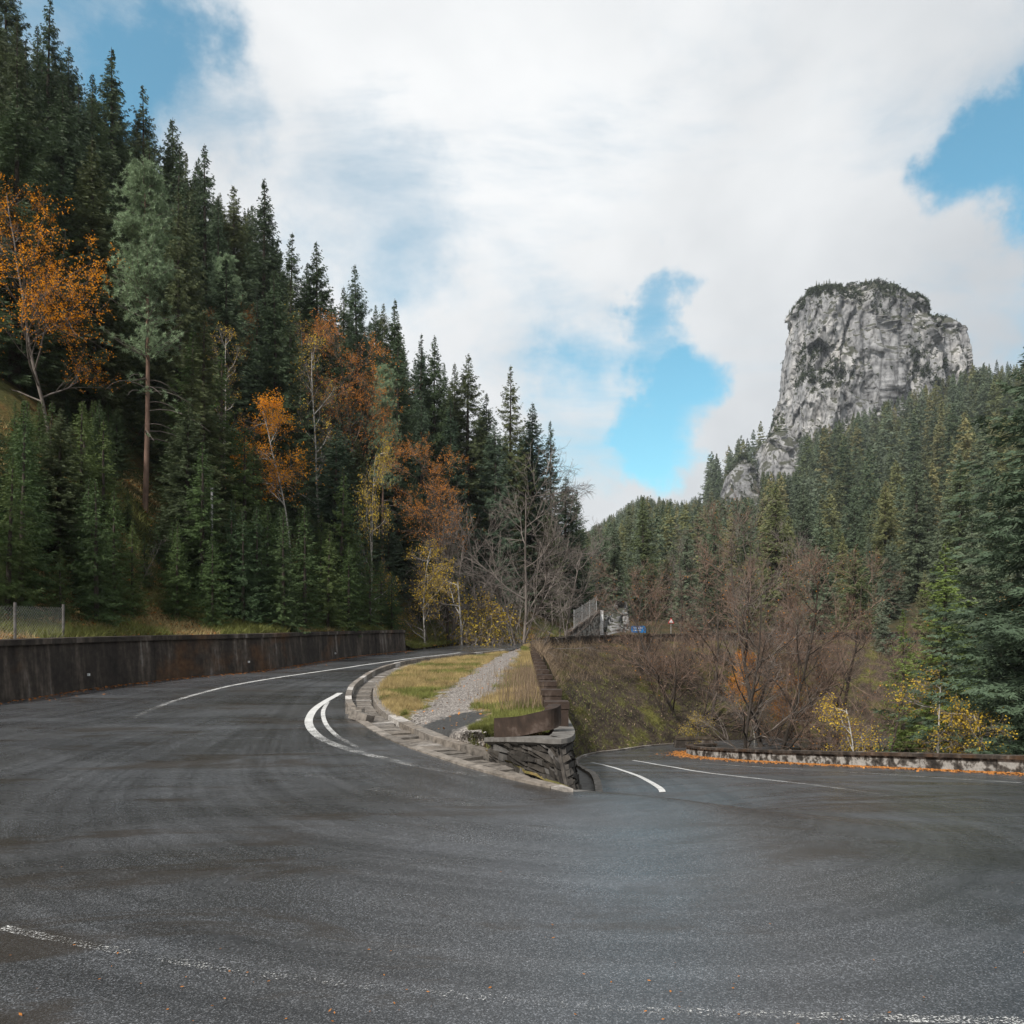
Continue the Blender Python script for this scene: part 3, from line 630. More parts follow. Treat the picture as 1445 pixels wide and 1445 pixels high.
# ------------------------------------------------------------------ pale parapet
PO = resample(OUT[at_station(16.6):at_station(21.1)], .25)
par = empty('roadside_parapet', (*PO[len(PO)//2], float(SR(*PO[len(PO)//2]))), 'long low concrete parapet with flaking pale render beside the lower road', 'parapet'); pl = np.array(par.location)
pn = normals2d(PO); pn = np.where((pn[:, :1] < 0), -pn, pn)
for k0 in range(0, len(PO)-1, 14):
    k1 = min(k0+14, len(PO)-1); s1, s2 = [], []
    for k in range(k0, k1+1):
        p, n = PO[k]+pn[k]*.35, pn[k]; g = float(SR(*PO[k])); tt_ = PO[min(k+1, len(PO)-1)]-PO[max(k-1, 0)]; tt_ = tt_/np.linalg.norm(tt_); q = p+tt_*(.01 if k == k0 else (-.01 if k == k1 else 0))
        s1.append([(*q, g-.4), (*(q+n*.03), g+.44), (*(q+n*.33), g+.44), (*(q+n*.36), g-.4)])
        s2.append([(*(q-n*.06), g+.444), (*(q-n*.06), g+.56), (*(q+n*.42), g+.57), (*(q+n*.42), g+.444)])
    for nm, s_, mt in (('panel', s1, M['pale']), ('coping', s2, M['dark'])):
        o = MB(); V = np.array(s_).reshape(-1, 3)-pl; m_ = len(s_)
        o.add(V, [[i*4+j, i*4+(j+1) % 4, (i+1)*4+(j+1) % 4, (i+1)*4+j] for i in range(m_-1) for j in range(4)]+[[3, 2, 1, 0], [(m_-1)*4, (m_-1)*4+1, (m_-1)*4+2, (m_-1)*4+3]]); link(nm, o.mesh(nm, [mt]), par)
cbk = empty('concrete_block', (12.6, 54.5, -6.0), 'dark concrete block with mossy top at the end of the pale parapet', 'block')
o = MB(); o.hexa([(-1.5, -.9, -.5), (1.5, -.6, -.5), (1.4, .8, -.5), (-1.3, .6, -.5), (-1.2, -.7, 1.05), (1.4, -.5, 1.05), (1.3, .7, 1.1), (-1.1, .5, 1.05)]); link('body', o.mesh('block_body', [M['dark']]), cbk)
o = MB(); o.hexa([(-1.25, -.75, 1.06), (1.45, -.55, 1.06), (1.35, .75, 1.11), (-1.15, .55, 1.06), (-1.15, -.65, 1.18), (1.35, -.45, 1.2), (1.25, .65, 1.24), (-1.05, .45, 1.16)]); link('moss_cap', o.mesh('moss_cap', [M['bank']]), cbk)

# ------------------------------------------------------------------ upper road parapet, wing wall, signs, outcrop
up = empty('upper_parapet', (9, 68, 2.2), 'low dark stone parapet along the upper road on top of the bank', 'parapet')
UT = resample(BT[112:], 2.2)
for a, b in zip(UT[:-1], UT[1:]):
    d = (b-a)[:2]; Lb = np.linalg.norm(d); o = MB(); o.box((0, 0, .1), (Lb-.08, .4, .8)); o.box((0, 0, .555), (Lb-.04, .52, .1))
    e = link('block', o.mesh('upper_parapet_block', [M['dark']]), up); e.location = Vector((a+b)/2)-Vector(up.location); e.rotation_euler[2] = math.atan2(d[1], d[0])
ww = empty('wing_wall', (5.5, 80, 2), 'sloping pale concrete wall with dark coping climbing beside the upper road', 'wall')
a, b = U(803, 897, 78), U(846, 866, 90); d = b-a; n = np.array([-d[1], d[0], 0]); n /= np.linalg.norm(n); o = MB(); c_ = MB(); w0 = np.array(ww.location)
dn = np.array([0, 0, 3.0]); o.hexa([a-dn-w0, b-dn-w0, b-dn+n*.4-w0, a-dn+n*.4-w0, a-w0, b-w0, b+n*.4-w0, a+n*.4-w0])
u_ = np.array([0, 0, .003]); h_ = np.array([0, 0, .35]); q = n*.12
c_.hexa([a+u_-q-w0, b+u_-q-w0, b+u_+n*.5-w0, a+u_+n*.5-w0, a+u_+h_-q-w0, b+u_+h_-q-w0, b+u_+h_+n*.5-w0, a+u_+h_+n*.5-w0])
link('wall_face', o.mesh('wing_wall_face', [M['pale']]), ww); link('coping', c_.mesh('wing_coping', [M['dark']]), ww)
o = MB(); e = b-w0; o.box((e[0]+.25, e[1], e[2]-1.2), (.35, .35, 3.2)); link('end_post', o.mesh('end_post', [M['white']]), ww)
for f in (.15, .4, .65, .9):
    p = a+d*f-w0; o = MB(); o.tube([(p[0], p[1]+.3, p[2]), (p[0], p[1]+.3, p[2]+2.3)], .04); link('fence_post', o.mesh('fence_post', [M['steel']]), ww)
o = MB()
for k in range(60):
    p = a+d*(.15+.75*k/59)-w0; o.tube([(p[0], p[1]+.3, p[2]+.3), (p[0], p[1]+.3, p[2]+2.2)], .008, 3)
link('fence_mesh', o.mesh('fence_mesh', [M['steel']]), ww)
sg = U(901, 888, 72); sgn = empty('direction_sign', (sg[0], sg[1], 2.0), 'blue rectangular direction sign above the bank', 'sign')
hz = sg[2]-2.0
o = MB(); o.box((0, 0, hz), (1.36, .05, .62)); link('panel', o.mesh('sign_panel', [M['blue']]), sgn)
for x in (-.45, .45): o = MB(); o.tube([(x, .06, -1), (x, .06, hz+.25)], .04); link('post', o.mesh('sign_post', [M['steel']]), sgn)
o = MB()
for zz, ww_ in ((.12, (.10, .07, .13, .09, .12, .08)), (-.10, (.12, .09, .06, .13, .10))):
    x = -.5
    for w_ in ww_: o.box((x+w_/2, -.03, hz+zz), (w_, .01, .10)); x += w_+.055
link('lettering', o.mesh('sign_lettering', [M['white']]), sgn)
ws = U(947, 877, 74); wsn = empty('warning_sign', (ws[0], ws[1], 2.3), 'small red and white triangular warning sign beside the upper road', 'sign'); hz = ws[2]-2.3
def tri(o, r, y, m=0): o.add([(math.sin(k*2.0944)*r, yy, hz+math.cos(k*2.0944)*r) for yy in (y, y+.03) for k in range(3)], [[0, 1, 2], [5, 4, 3]])
o = MB(); tri(o, .36, 0); link('border', o.mesh('sign_border', [M['red']]), wsn); o = MB(); tri(o, .23, -.035); link('face', o.mesh('sign_face', [M['white']]), wsn)
o = MB(); o.tube([(0, .07, -1.2), (0, .07, hz+.2)], .035); link('post', o.mesh('sign_post', [M['steel']]), wsn)

def rock(name, levels, D, depth, label, res=(300, 220), amp=1.0, seed=0, bottom=None):
    lv = sorted(levels, key=lambda l: -l[0]); ys_ = np.array([l[0] for l in lv], float); xl = np.array([l[1] for l in lv], float); xr = np.array([l[2] for l in lv], float)
    nu, nv_ = res; py = np.linspace(ys_[0], ys_[-1], nv_-14); L_ = np.interp(-py, -ys_, xl); R_ = np.interp(-py, -ys_, xr)
    zz = CAMZ-(py-HOR)/FPX*D; c = ((L_+R_)/2-CXP)/FPX*D; hw = (R_-L_)/2/FPX*D
    k = np.linspace(1, 0, 15)[1:]; zz = np.r_[zz, np.full(14, zz[-1])+.06*hw[-1]*(1-k**2)]; c = np.r_[c, np.full(14, c[-1])]; hw = np.r_[hw, hw[-1]*k]
    th = np.linspace(0, 2*math.pi, nu); ct, st_ = np.cos(th), np.sin(th); ex = .55
    cx_ = np.sign(ct)*np.abs(ct)**ex; sy = np.sign(st_)*np.abs(st_)**ex; dp = depth*np.minimum(1, hw/hw[:-14].max()*1.25)
    X = c[:, None]+hw[:, None]*cx_; Y = D+dp[:, None]*sy; Zr = np.broadcast_to(zz[:, None], X.shape)
    f = 1/14 if depth > 10 else 1/(depth*.7); qs = 1/(14*f)
    n1 = fbm(X*f*.35, Y*f*.35, Zr*f*.2, 3, seed); rid = 1-np.abs(fbm(X*f, Y*f, Zr*f*.35, 5, seed+7, .55)); fine = fbm(X*f*4, Y*f*4, Zr*f*2.2, 4, seed+13, .6)
    steps = np.abs(((Zr*.05+n1*.8+X*.02) % 1)-.5)
    def worley(x, y, z, s0):
        ix, iy, iz = (np.floor(v).astype(np.int64) for v in (x, y, z)); b1 = np.full(x.shape, 9.); val = np.zeros(x.shape)
        for a in (-1, 0, 1):
            for b in (-1, 0, 1):
                for c0 in (-1, 0, 1):
                    jx, jy, jz = ix+a, iy+b, iz+c0; d_ = (x-jx-_hash(jx, jy, jz, s0))**2+(y-jy-_hash(jx, jy, jz, s0+1))**2+(z-jz-_hash(jx, jy, jz, s0+2))**2
                    m0 = d_ < b1; b1 = np.where(m0, d_, b1); val = np.where(m0, _hash(jx, jy, jz, s0+3)+.5*(x-jx)*(_hash(jx, jy, jz, s0+4)-.5), val)
        return val
    wx, wy_, wz = X/qs+n1*5, Y/qs+n1*4, (Zr+X*.25)/qs+rid*4
    w1 = worley(wx/19, wy_/19, wz/42, seed+31); w2 = worley(wx/7, wy_/7, wz/14, seed+41)
    dsp = amp*(n1*4.0+(rid-.6)*5.5+fine*1.2+steps*1.0+(w1-.5)*8.5+(w2-.5)*3.4); dsp = dsp-dsp.mean()-1.0*amp
    X = X+dsp*cx_*.45; Y = Y+dsp*sy; Zr = Zr+fbm(X*.1, Y*.1, 0, 4, seed+3)*1.6*amp*sm(np.arange(nv_), nv_-40, nv_-12)[:, None]
    V = np.dstack([X, Y, Zr]).reshape(-1, 3); return V, grid_faces(nv_, nu)
ROCKV = []
def make_rock(name, parts, label, kind='structure'):
    mb = MB()
    for p in parts: V, F = rock(*p[:1], *p[1:]) ; mb.add(V, F[:, ::-1]); ROCKV.append((V, F))
    link(name, mb.mesh(name, [M['rock']], True), kind=kind, label=label)
make_rock('rock_tower', [
    ('a', [(700, 1085, 1330), (640, 1092, 1325), (600, 1101, 1318), (575, 1105, 1314), (540, 1111, 1308), (500, 1115, 1303), (470, 1119, 1284), (452, 1122, 1274), (446, 1121, 1266), (438, 1123, 1254), (430, 1127, 1240), (424, 1134, 1222), (420, 1143, 1202)], 500, 42, '', (420, 300), 1.0, 1),
    ('b', [(640, 1240, 1352), (600, 1250, 1350), (520, 1258, 1345), (490, 1264, 1342), (472, 1274, 1338), (464, 1286, 1333), (459, 1298, 1325)], 515, 30, '', (240, 160), .8, 5)],
    'tall grey limestone rock tower rising above the forested mountain')
make_rock('rock_outcrop', [('c', [(720, 1050, 1160), (660, 1066, 1140), (640, 1072, 1132), (625, 1080, 1120), (612, 1092, 1106)], 470, 18, '', (160, 90), .55, 9)], 'pointed grey rock at the foot of the rock tower')
make_rock('rock_outcrop', [('d', [(740, 1005, 1090), (700, 1020, 1072), (675, 1026, 1066), (655, 1036, 1058), (648, 1042, 1052)], 455, 16, '', (150, 80), .5, 12)], 'lowest grey rock on the ridge below the rock tower')
make_rock('rock_outcrop', [('e', [(915, 836, 892), (890, 842, 886), (870, 848, 884), (856, 866, 882), (848, 870, 878)], 92, 2.2, '', (160, 110), .15, 15)], 'pale stained rock outcrop beside the upper road')
make_rock('rock_outcrop', [('f', [(930, 1030, 1140), (900, 1040, 1128), (870, 1050, 1115), (845, 1062, 1090)], 135, 5, '', (120, 80), .25, 18)], 'pale scree cliff behind the bare thicket')
make_rock('rock_outcrop', [('g', [(840, 1208, 1242), (820, 1212, 1236), (806, 1218, 1230)], 190, 4, '', (80, 60), .2, 21)], 'small pale rock among the mountain spruces')

# ------------------------------------------------------------------ tree makers
def spruce(seed, h, rad, z0=.06, whorl=.36, nb=6, tw=.14, twl=.34, wdt=.05, ragged=.25, k_tri=4, tip_up=.15):
    r = np.random.default_rng(seed); V = []; z = h*z0
    while z < h*.992:
        tfrac = z/h; Lm = rad*((1-tfrac)**.80)*(.6+.4*min(1, (tfrac-z0+.03)/.12))+.05
        for b in range(nb if tfrac < .9 else 4):
            L = Lm*r.uniform(1-ragged*1.6, 1+ragged*.5); az = r.uniform(0, 2*math.pi); el = np.interp(tfrac, [0, .5, .85, 1], [-.42, -.22, .25, .9])+r.normal(0, .12)
            n = max(3, int(L/tw)); s = (np.arange(n)+r.uniform(.2, .8, n))/n; s = .12+.88*s
            d = np.array([math.cos(az), math.sin(az)]); out = s*L*math.cos(el); up = s*L*math.sin(el)-.16*L*np.sin(s*math.pi*.8)+tip_up*L*s**3
            base = np.stack([d[0]*out, d[1]*out, z+up+r.normal(0, .04, n)], 1)
            for side in (-1, 1):
                ang = az+side*(r.normal(.85, .2, n)); l = (twl*(.45+.9*(1-s))*min(1, L/2.0+.12)*r.uniform(.7, 1.3, n)+.05)
                td = np.stack([np.cos(ang), np.sin(ang), r.normal(-.35, .22, n)], 1); td /= np.linalg.norm(td, axis=1, keepdims=True)
                sd = np.cross(td, r.normal(0, 1, (n, 3))); sd /= np.linalg.norm(sd, axis=1, keepdims=True)+1e-9
                for k in range(k_tri):
                    f0 = k/k_tri*.85; o = base+td*(l*f0)[:, None]; sg_ = 1 if k % 2 else -1
                    dir2 = td+sd*(sg_*.55 if k < k_tri-1 else 0); ll = l*(.5 if k < k_tri-1 else .4)
                    w_ = wdt*r.uniform(.7, 1.3, n)
                    V.append(np.stack([o-sd*w_[:, None]*.5, o+sd*w_[:, None]*.5, o+dir2*ll[:, None]], 1).reshape(-1, 3))
        z += whorl*r.uniform(.75, 1.25)*(.7 if tfrac > .8 else 1)
    V = np.concatenate(V); F = np.arange(len(V)).reshape(-1, 3); mb = MB()
    mb.tube([(0, 0, -1.5), (0, 0, h*.3), (.03, 0, h*.7), (0, 0, h)], [h*.013+.04, h*.011+.03, h*.005+.02, .012], 7)
    return V, F, mb
def proto_spruce(name, mat, bark='bark', **kw):
    V, F, mb = spruce(**kw); return [('crown', mesh_np(name+'_crown', V, F, [M[mat]])), ('trunk', mb.mesh(name+'_trunk', [M[bark]], True))], kw['h']
def decid(seed, h, spread=.35, tr=.13, clear=.25, nl=14, nb=8, nt=6, n4=3, up=.35, leaf=0, ls=.09, lean=(0, 0), leafmat='orange', bark='bark', twig='twig', stems=1, leaf_from=3):
    r = np.random.default_rng(seed); mt = MB(); mw = MB(); LP = []
    def grow(p, d, L, rad, lev, n):
        P_ = [np.array(p, float)]; d = np.array(d, float)
        for k in range(n):
            d = d+r.normal(0, .14 if lev else .05, 3)+np.array([0, 0, up*.22 if lev < 3 else .02]); d /= np.linalg.norm(d); P_.append(P_[-1]+d*L/n)
        return np.array(P_)
    def pt(P_, s):
        x = s*(len(P_)-1); i = min(int(x), len(P_)-2); return P_[i]+(P_[i+1]-P_[i])*(x-i), (P_[i+1]-P_[i])/np.linalg.norm(P_[i+1]-P_[i])
    def side(d, ang):
        a = r.normal(0, 1, 3); a -= d*np.dot(a, d); a /= np.linalg.norm(a); return d*math.cos(ang)+a*math.sin(ang)
    for st_ in range(stems):
        d0 = np.array([lean[0], lean[1], 1.])+(r.normal(0, .28, 3)*np.array([1, 1, 0]) if stems > 1 else 0); d0 /= np.linalg.norm(d0); hh = h*(r.uniform(.7, 1) if st_ else 1); trr = tr*(r.uniform(.55, .9) if st_ else 1)
        T = grow((r.normal(0, .25)*(stems > 1), r.normal(0, .25)*(stems > 1), -1.2), d0, hh+1.2, trr, 0, 10); mt.tube(T, np.linspace(trr, .02, 11), 7)
        for i in range(nl):
            s = clear+(1-clear)*(i+r.uniform(.1, .9))/nl; p, d = pt(T, min(s, .98)); L1 = h*spread*(1.15-.75*s)*r.uniform(.7, 1.25)
            A1 = grow(p, side(d, r.uniform(.7, 1.15)), L1, 0, 1, 7); r1 = trr*(1-s)*.5+.015; mt.tube(A1, np.linspace(r1, .009, 8), 5)
            for j in range(nb):
                s2 = .2+.8*(j+r.uniform(0, 1))/nb; p2, d2 = pt(A1, min(s2, .99)); L2 = L1*.55*(1.2-.7*s2)*r.uniform(.6, 1.3)
                A2 = grow(p2, side(d2, r.uniform(.5, .95)), L2, 0, 2, 4); mw.tube(A2, np.linspace(r1*.4*(1-s2)+.009, .006, 5), 3)
                for k in range(nt):
                    s3 = .15+.85*(k+r.uniform(0, 1))/nt; p3, d3 = pt(A2, min(s3, .99)); L3 = L2*.5*r.uniform(.5, 1.3)+.12
                    A3 = grow(p3, side(d3, r.uniform(.4, .9)), L3, 0, 3, 2); mw.tube(A3, [.0075, .0055, .004], 3)
                    if leaf: LP.append((A3[-1], L3)); LP.append((A3[1], L3))
                    for q in range(n4):
                        p4, d4 = pt(A3, r.uniform(.3, 1)); e = p4+side(d4, r.uniform(.3, .8))*r.uniform(.15, .4); mw.tube([p4, e], [.005, .003], 3)
                        if leaf: LP.append((e, .3))
    parts = [('trunk', mt.mesh('deciduous_trunk', [M[bark]], True)), ('twigs', mw.mesh('deciduous_twigs', [M[twig]]))]
    if leaf and LP:
        C = np.array([c for c, l in LP]); n = leaf; ii = r.integers(0, len(C), n); O = C[ii]+r.normal(0, .07, (n, 3))
        a = r.normal(0, 1, (n, 3)); a /= np.linalg.norm(a, axis=1, keepdims=True); b = np.cross(a, r.normal(0, 1, (n, 3))); b /= np.linalg.norm(b, axis=1, keepdims=True); s = (ls*r.uniform(.6, 1.3, n))[:, None]
        V = np.stack([O, O+a*s*.5+b*s*.36, O+a*s, O+a*s*.5-b*s*.36], 1).reshape(-1, 3); parts.append(('leaves', mesh_np('leaves', V, np.arange(4*n).reshape(-1, 4), [M[leafmat]])))
    return parts, h
def plant(proto, name, x, y, z, height, label, cat='tree', group=None, rz=None, sx=1.0):
    parts, h = proto; s = height/h
    o = empty(name, (x, y, z), label, cat, group); o.rotation_euler[2] = random.uniform(0, 6.28) if rz is None else rz; sx *= random.uniform(.82, 1.25) if name == 'spruce_tree' else 1; o.scale = (s*sx, s*sx, s); o.rotation_euler[0] = random.gauss(0, .018)
    for pn_, me in parts: link(pn_, me, o)
    return o
SPR = [proto_spruce('spruce', 'spruce', seed=11+i, h=22, rad=[5.2, 4.4, 5.8, 4.2, 5.0][i], nb=[8, 7, 7, 8, 7][i], whorl=[.30, .34, .32, .30, .36][i], ragged=[.22, .35, .3, .2, .4][i], twl=.50, wdt=.075, tw=.15) for i in range(5)]
YNG = [proto_spruce('young_spruce', 'young', seed=31+i, h=8, rad=[2.1, 1.8, 2.4][i], nb=7, whorl=.22, twl=.30, wdt=.04, tw=.10, z0=.02) for i in range(3)]
FAR = [proto_spruce('distant_spruce', 'farsp', seed=51+i, h=20, rad=[4.9, 4.1, 5.4, 4.5][i], nb=7, whorl=.75, twl=.95, wdt=.28, tw=.5, k_tri=3, ragged=.3) for i in range(4)]
MID = [proto_spruce('mid_spruce', 'farsp', seed=71+i, h=20, rad=[4.9, 4.2, 4.6][i], nb=9, whorl=.36, twl=.60, wdt=.13, tw=.24, k_tri=3, ragged=.3) for i in range(3)]

# ------------------------------------------------------------------ roadside forest
SKY = np.array([(-200, -220), (0, -20), (60, 20), (100, 75), (150, 85), (200, 130), (245, 170), (290, 210), (330, 270), (370, 255), (410, 330), (445, 345), (480, 410), (510, 385), (555, 425), (585, 475), (615, 475), (655, 505), (690, 565), (718, 520), (750, 575), (775, 595), (795, 670), (812, 710), (830, 760), (850, 800)])
def proj(x, y, z): return CXP+FPX*x/y, HOR+FPX*(CAMZ-z)/y
TOPS = [(8, -60, 58), (62, 0, 62), (100, 70, 64), (160, 68, 62), (205, 122, 64), (243, 165, 66), (290, 203, 66), (330, 262, 70), (371, 250, 68), (408, 322, 74), (447, 340, 72), (484, 402, 78), (511, 377, 78), (554, 418, 80), (590, 468, 86), (614, 471, 84), (641, 510, 88), (657, 500, 88), (685, 555, 90), (719, 514, 88), (752, 568, 92), (777, 592, 94), (797, 672, 100), (812, 690, 110), (35, 60, 54), (130, 130, 56), (560, 470, 74), (700, 590, 82), (640, 560, 78)]
SLABS = ['dark green spruce low on the roadside slope just behind the young spruces', 'dark green spruce halfway up the dense forest of the roadside slope', 'dark green spruce high in the dense forest near the forest skyline']
placed = []
for i, (px, py, D) in enumerate(TOPS):
    x = (px-CXP)/FPX*D; g = hill_z(x, D)
    if g is None: continue
    zt = CAMZ-(py-HOR)/FPX*D; h = zt-g
    if h < 6: continue
    plant(SPR[i % 5], 'spruce_tree', x, D, g, h, 'tall dark spruce whose pointed top breaks the skyline of the roadside forest', 'tree', 'skyline spruces of the roadside slope', sx=max(.8, min(1.2, 20/h))); placed.append((x, D))
cnt = 0; tries = 0
NSPR = 150
while cnt < NSPR and tries < 9000:
    tries += 1
    D = random.uniform(30, 112); px = random.uniform(-120, 835); x = (px-CXP)/FPX*D
    d = np.hypot(footc[:, 0]-x, footc[:, 1]-D); k = int(d.argmin())
    if np.dot(np.array([x, D])-footc[k], fn[k]) < 0 or d[k] < 4.0 or d[k] > 60: continue
    g = hill_z(x, D)
    if g is None: continue
    if placed and min((x-a)**2+(D-b)**2 for a, b in placed) < 9.5: continue
    h = random.uniform(13, 24) if d[k] > 9 else random.uniform(7, 13)
    lim = np.interp(px, SKY[:, 0], SKY[:, 1])+random.uniform(12, 60); zmax = CAMZ-(lim-HOR)/FPX*D; h = min(h, zmax-g)
    if h < 6: continue
    if 330 < px < 480 and D < 50 and h > 9: h = 8
    if D < 40 and 165 < px < 250: h = min(h, CAMZ-(745-HOR)/FPX*D-g)
    if h < 3: continue
    if D < 39 and px < 170: h = min(h, CAMZ-(575-HOR)/FPX*D-g)
    if h < 3: continue
    plant(SPR[random.randrange(5)], 'spruce_tree', x, D, g, h, SLABS[0 if d[k] < 12 else (1 if d[k] < 28 else 2)], 'tree', ['low spruces of the roadside forest', 'middle spruces of the roadside forest', 'high spruces of the roadside forest'][0 if d[k] < 12 else (1 if d[k] < 28 else 2)], sx=max(.8, min(1.25, 22/h*.75))); placed.append((x, D)); cnt += 1
# young spruces right behind the wall
for i, (px, D, h) in enumerate([(10, 25.5, 5.2), (70, 31, 6.5), (115, 33, 7.5), (160, 30, 4.8), (205, 34, 5.6), (250, 33, 6.6), (285, 36, 7.5), (325, 37, 5.5), (362, 38, 7.2), (400, 38, 6.0), (430, 41, 6.8), (462, 44, 5.6), (492, 46, 5.2), (522, 49, 4.8), (553, 52.5, 4.6), (140, 37, 9), (60, 36, 9), (345, 42, 9), (230, 38, 8.5), (-10, 30, 7), (300, 33.5, 4), (180, 36, 7), (420, 45, 9), (480, 50, 9), (395, 42, 8), (20, 33, 7.5), (45, 40, 10), (95, 40, 10), (-25, 36, 9), (130, 30, 4), (85, 27.6, 2.6), (5, 39, 10.5), (120, 43, 11), (270, 42, 11), (310, 44, 11)]):
    x = (px-CXP)/FPX*D; g = hill_z(x, D)
    if g is None: continue
    if 165 < px < 255: h = min(h, CAMZ-(752-HOR)/FPX*D-g)
    if px < 165: h = min(h, CAMZ-(565-HOR)/FPX*D-g)
    if 360 < px < 450: h = min(h, CAMZ-(715-HOR)/FPX*D-g)
    h = max(h, 1.8)
    plant(YNG[i % 3], 'young_spruce', x, D, g, h, 'bright green young spruce behind the coping of the dark retaining wall', 'tree', 'young spruces behind the retaining wall')
yp = []
tries = 0
while len(yp) < 60 and tries < 4000:
    tries += 1; k = random.randrange(len(footc)); d_ = random.uniform(1.6, 11); x, y = footc[k]+fn[k]*d_; px = CXP+FPX*x/max(y, 1)
    if y < 23 or y > 54 or px < -60 or px > 575 or (yp and min((x-a)**2+(y-b)**2 for a, b in yp) < 2.6): continue
    g = hill_z(x, y); h = random.uniform(3.2, 6.5)+d_*.25; lim = 565 if px < 165 else (735 if px < 255 else (715 if 350 < px < 450 else 600)); h = min(h, CAMZ-(lim-HOR)/FPX*y-g)
    if h < 1.3: continue
    yp.append((x, y)); plant(YNG[random.randrange(3)], 'young_spruce', x, y, g, h, 'bright green young spruce on the open slope between the wall and the tall forest', 'tree', 'young spruces on the open lower slope')
def by_top(proto, name, px, py, D, label, S='hill', cat='tree', group=None, sx=1.0, rz=None, base=None):
    x = (px-CXP)/FPX*D; g = (hill_z(x, D) if S == 'hill' else ter_z(x, D)) if base is None else base
    if g is None: g = ter_z(x, D)
    h = CAMZ-(py-HOR)/FPX*D-g
    return plant(proto, name, x, D, g, h, label, cat, group, rz, sx)
def pine(seed, h):
    r = np.random.default_rng(seed); mt = MB(); T = np.array([(math.sin(z*.2)*.12, math.cos(z*.17)*.1-.1, z) for z in np.linspace(-1, h, 16)]); mt.tube(T, np.linspace(.17, .025, 16), 9); md = MB(); V = []
    for i in range(135):
        f = r.uniform(.2, 1); z = h*f; az = r.uniform(0, 6.28); dead = f < .40
        L = (3.4*r.uniform(.5, 1.05)) if dead else 3.5*(1.06-f)**.55*r.uniform(.6, 1.1)
        if dead and r.uniform() < .45: continue
        s = np.linspace(0, 1, 6); c = np.interp(z, T[:, 2], T[:, 0]), np.interp(z, T[:, 2], T[:, 1])
        B = np.stack([c[0]+np.cos(az+.3*s)*L*s, c[1]+np.sin(az+.3*s)*L*s, z+L*(.25*s-(.55*s*s if dead else -.25*s*s))], 1); md.tube(B, np.linspace(.035, .008, 6), 4)
        nt_ = 10 if dead else (12 if f < .6 else 24)
        for q in range(nt_):
            if dead and r.uniform() < .8: continue
            u = r.uniform(.25, 1); p = B[int(u*5)]+r.normal(0, .28, 3)*np.array([1, 1, .6])
            n = 26; dr = r.normal(0, 1, (n, 3))+np.array([0, 0, .5]); dr /= np.linalg.norm(dr, axis=1, keepdims=True); sd_ = np.cross(dr, r.normal(0, 1, (n, 3))); sd_ /= np.linalg.norm(sd_, axis=1, keepdims=True)
            o = p+dr*.03; V.append(np.stack([o-sd_*.016, o+sd_*.016, o+dr*r.uniform(.12, .24, (n, 1))], 1).reshape(-1, 3))
    V = np.concatenate(V); return [('needles', mesh_np('pine_needles', V, np.arange(len(V)).reshape(-1, 3), [M['pine']])), ('trunk', mt.mesh('pine_trunk', [M['pinebark']], True)), ('branches', md.mesh('pine_branches', [M['greytwig']]))], h
PINE = pine(3, 19.0)
by_top(PINE, 'pine_tree', 205, 245, 39, 'tall pine with bare reddish trunk and pale blue green crown', rz=.5)
by_top(PINE, 'pine_tree', 645 - 105, 520, 70, 'slender pine with bare reddish trunk beside a rusty beech on the roadside slope', rz=2.2, sx=.8)
by_top(PINE, 'pine_tree', 325, 360, 56, 'smaller pine half hidden behind the tall pale pine', rz=4.0, sx=.9)
OR1 = decid(101, 14, .40, .11, .16, 20, 9, 7, 2, -.02, 14000, .09, leafmat='orange', bark='greytwig', twig='greytwig')
OR2 = decid(102, 12, .36, .10, .5, 15, 9, 7, 2, .0, 8500, .085, leafmat='orange', bark='birch', twig='greytwig')
RU1 = decid(103, 17, .34, .13, .4, 15, 9, 7, 2, .2, 7000, .085, leafmat='rusty', bark='bark', twig='twig')
YE1 = decid(104, 6, .38, .06, .2, 12, 7, 5, 2, .3, 3200, .075, leafmat='yellow', bark='birch', twig='greytwig')
BA1 = decid(105, 11, .42, .12, .2, 15, 9, 6, 3, .35, bark='greytwig', twig='greytwig', lean=(.25, -.1))
BI1 = decid(106, 13, .26, .10, .35, 12, 7, 5, 2, .5, 1200, .09, leafmat='yellow', bark='birch', twig='greytwig')
by_top(OR1, 'beech_tree', 70, 262, 37, 'tall beech with glowing orange leaves beside the pale pine', rz=2.6)
by_top(OR2, 'beech_tree', 405, 578, 47, 'orange beech with pale stems above the middle of the retaining wall', rz=1.0)
by_top(RU1, 'beech_tree', 508, 485, 68, 'rusty orange beech high on the roadside slope')
by_top(RU1, 'beech_tree', 300, 420, 56, 'thin rusty beech behind the crown of the tall pine', sx=.8)
by_top(RU1, 'beech_tree', 630, 640, 64, 'half bare rusty beech above the end of the retaining wall')
by_top(BI1, 'birch_tree', 455, 495, 56, 'pale birch with scattered yellow leaves above the orange beech', sx=.9)
by_top(BI1, 'birch_tree', 318, 480, 50, 'thin white stemmed birch next to the tall pine', rz=2)
by_top(BI1, 'birch_tree', 415, 470, 60, 'bare pale birch behind the pale stemmed orange beech', rz=3.3)
by_top(YE1, 'birch_tree', 522, 640, 55, 'small yellow leaved birch near the end of the retaining wall', sx=.45)
for k, (px, py, D, lb) in enumerate([(690, 695, 64, 'bare grey tree arching over the upper road'), (760, 765, 68, 'leaning bare pale tree beside the far end of the upper road'), (655, 740, 61, 'bare grey tree nearest to the end of the retaining wall'), (720, 720, 72, 'bare grey tree among dark spruces behind the upper road')]):
    by_top(BA1, 'bare_tree', px, py, D, lb, rz=k*1.3-.4)
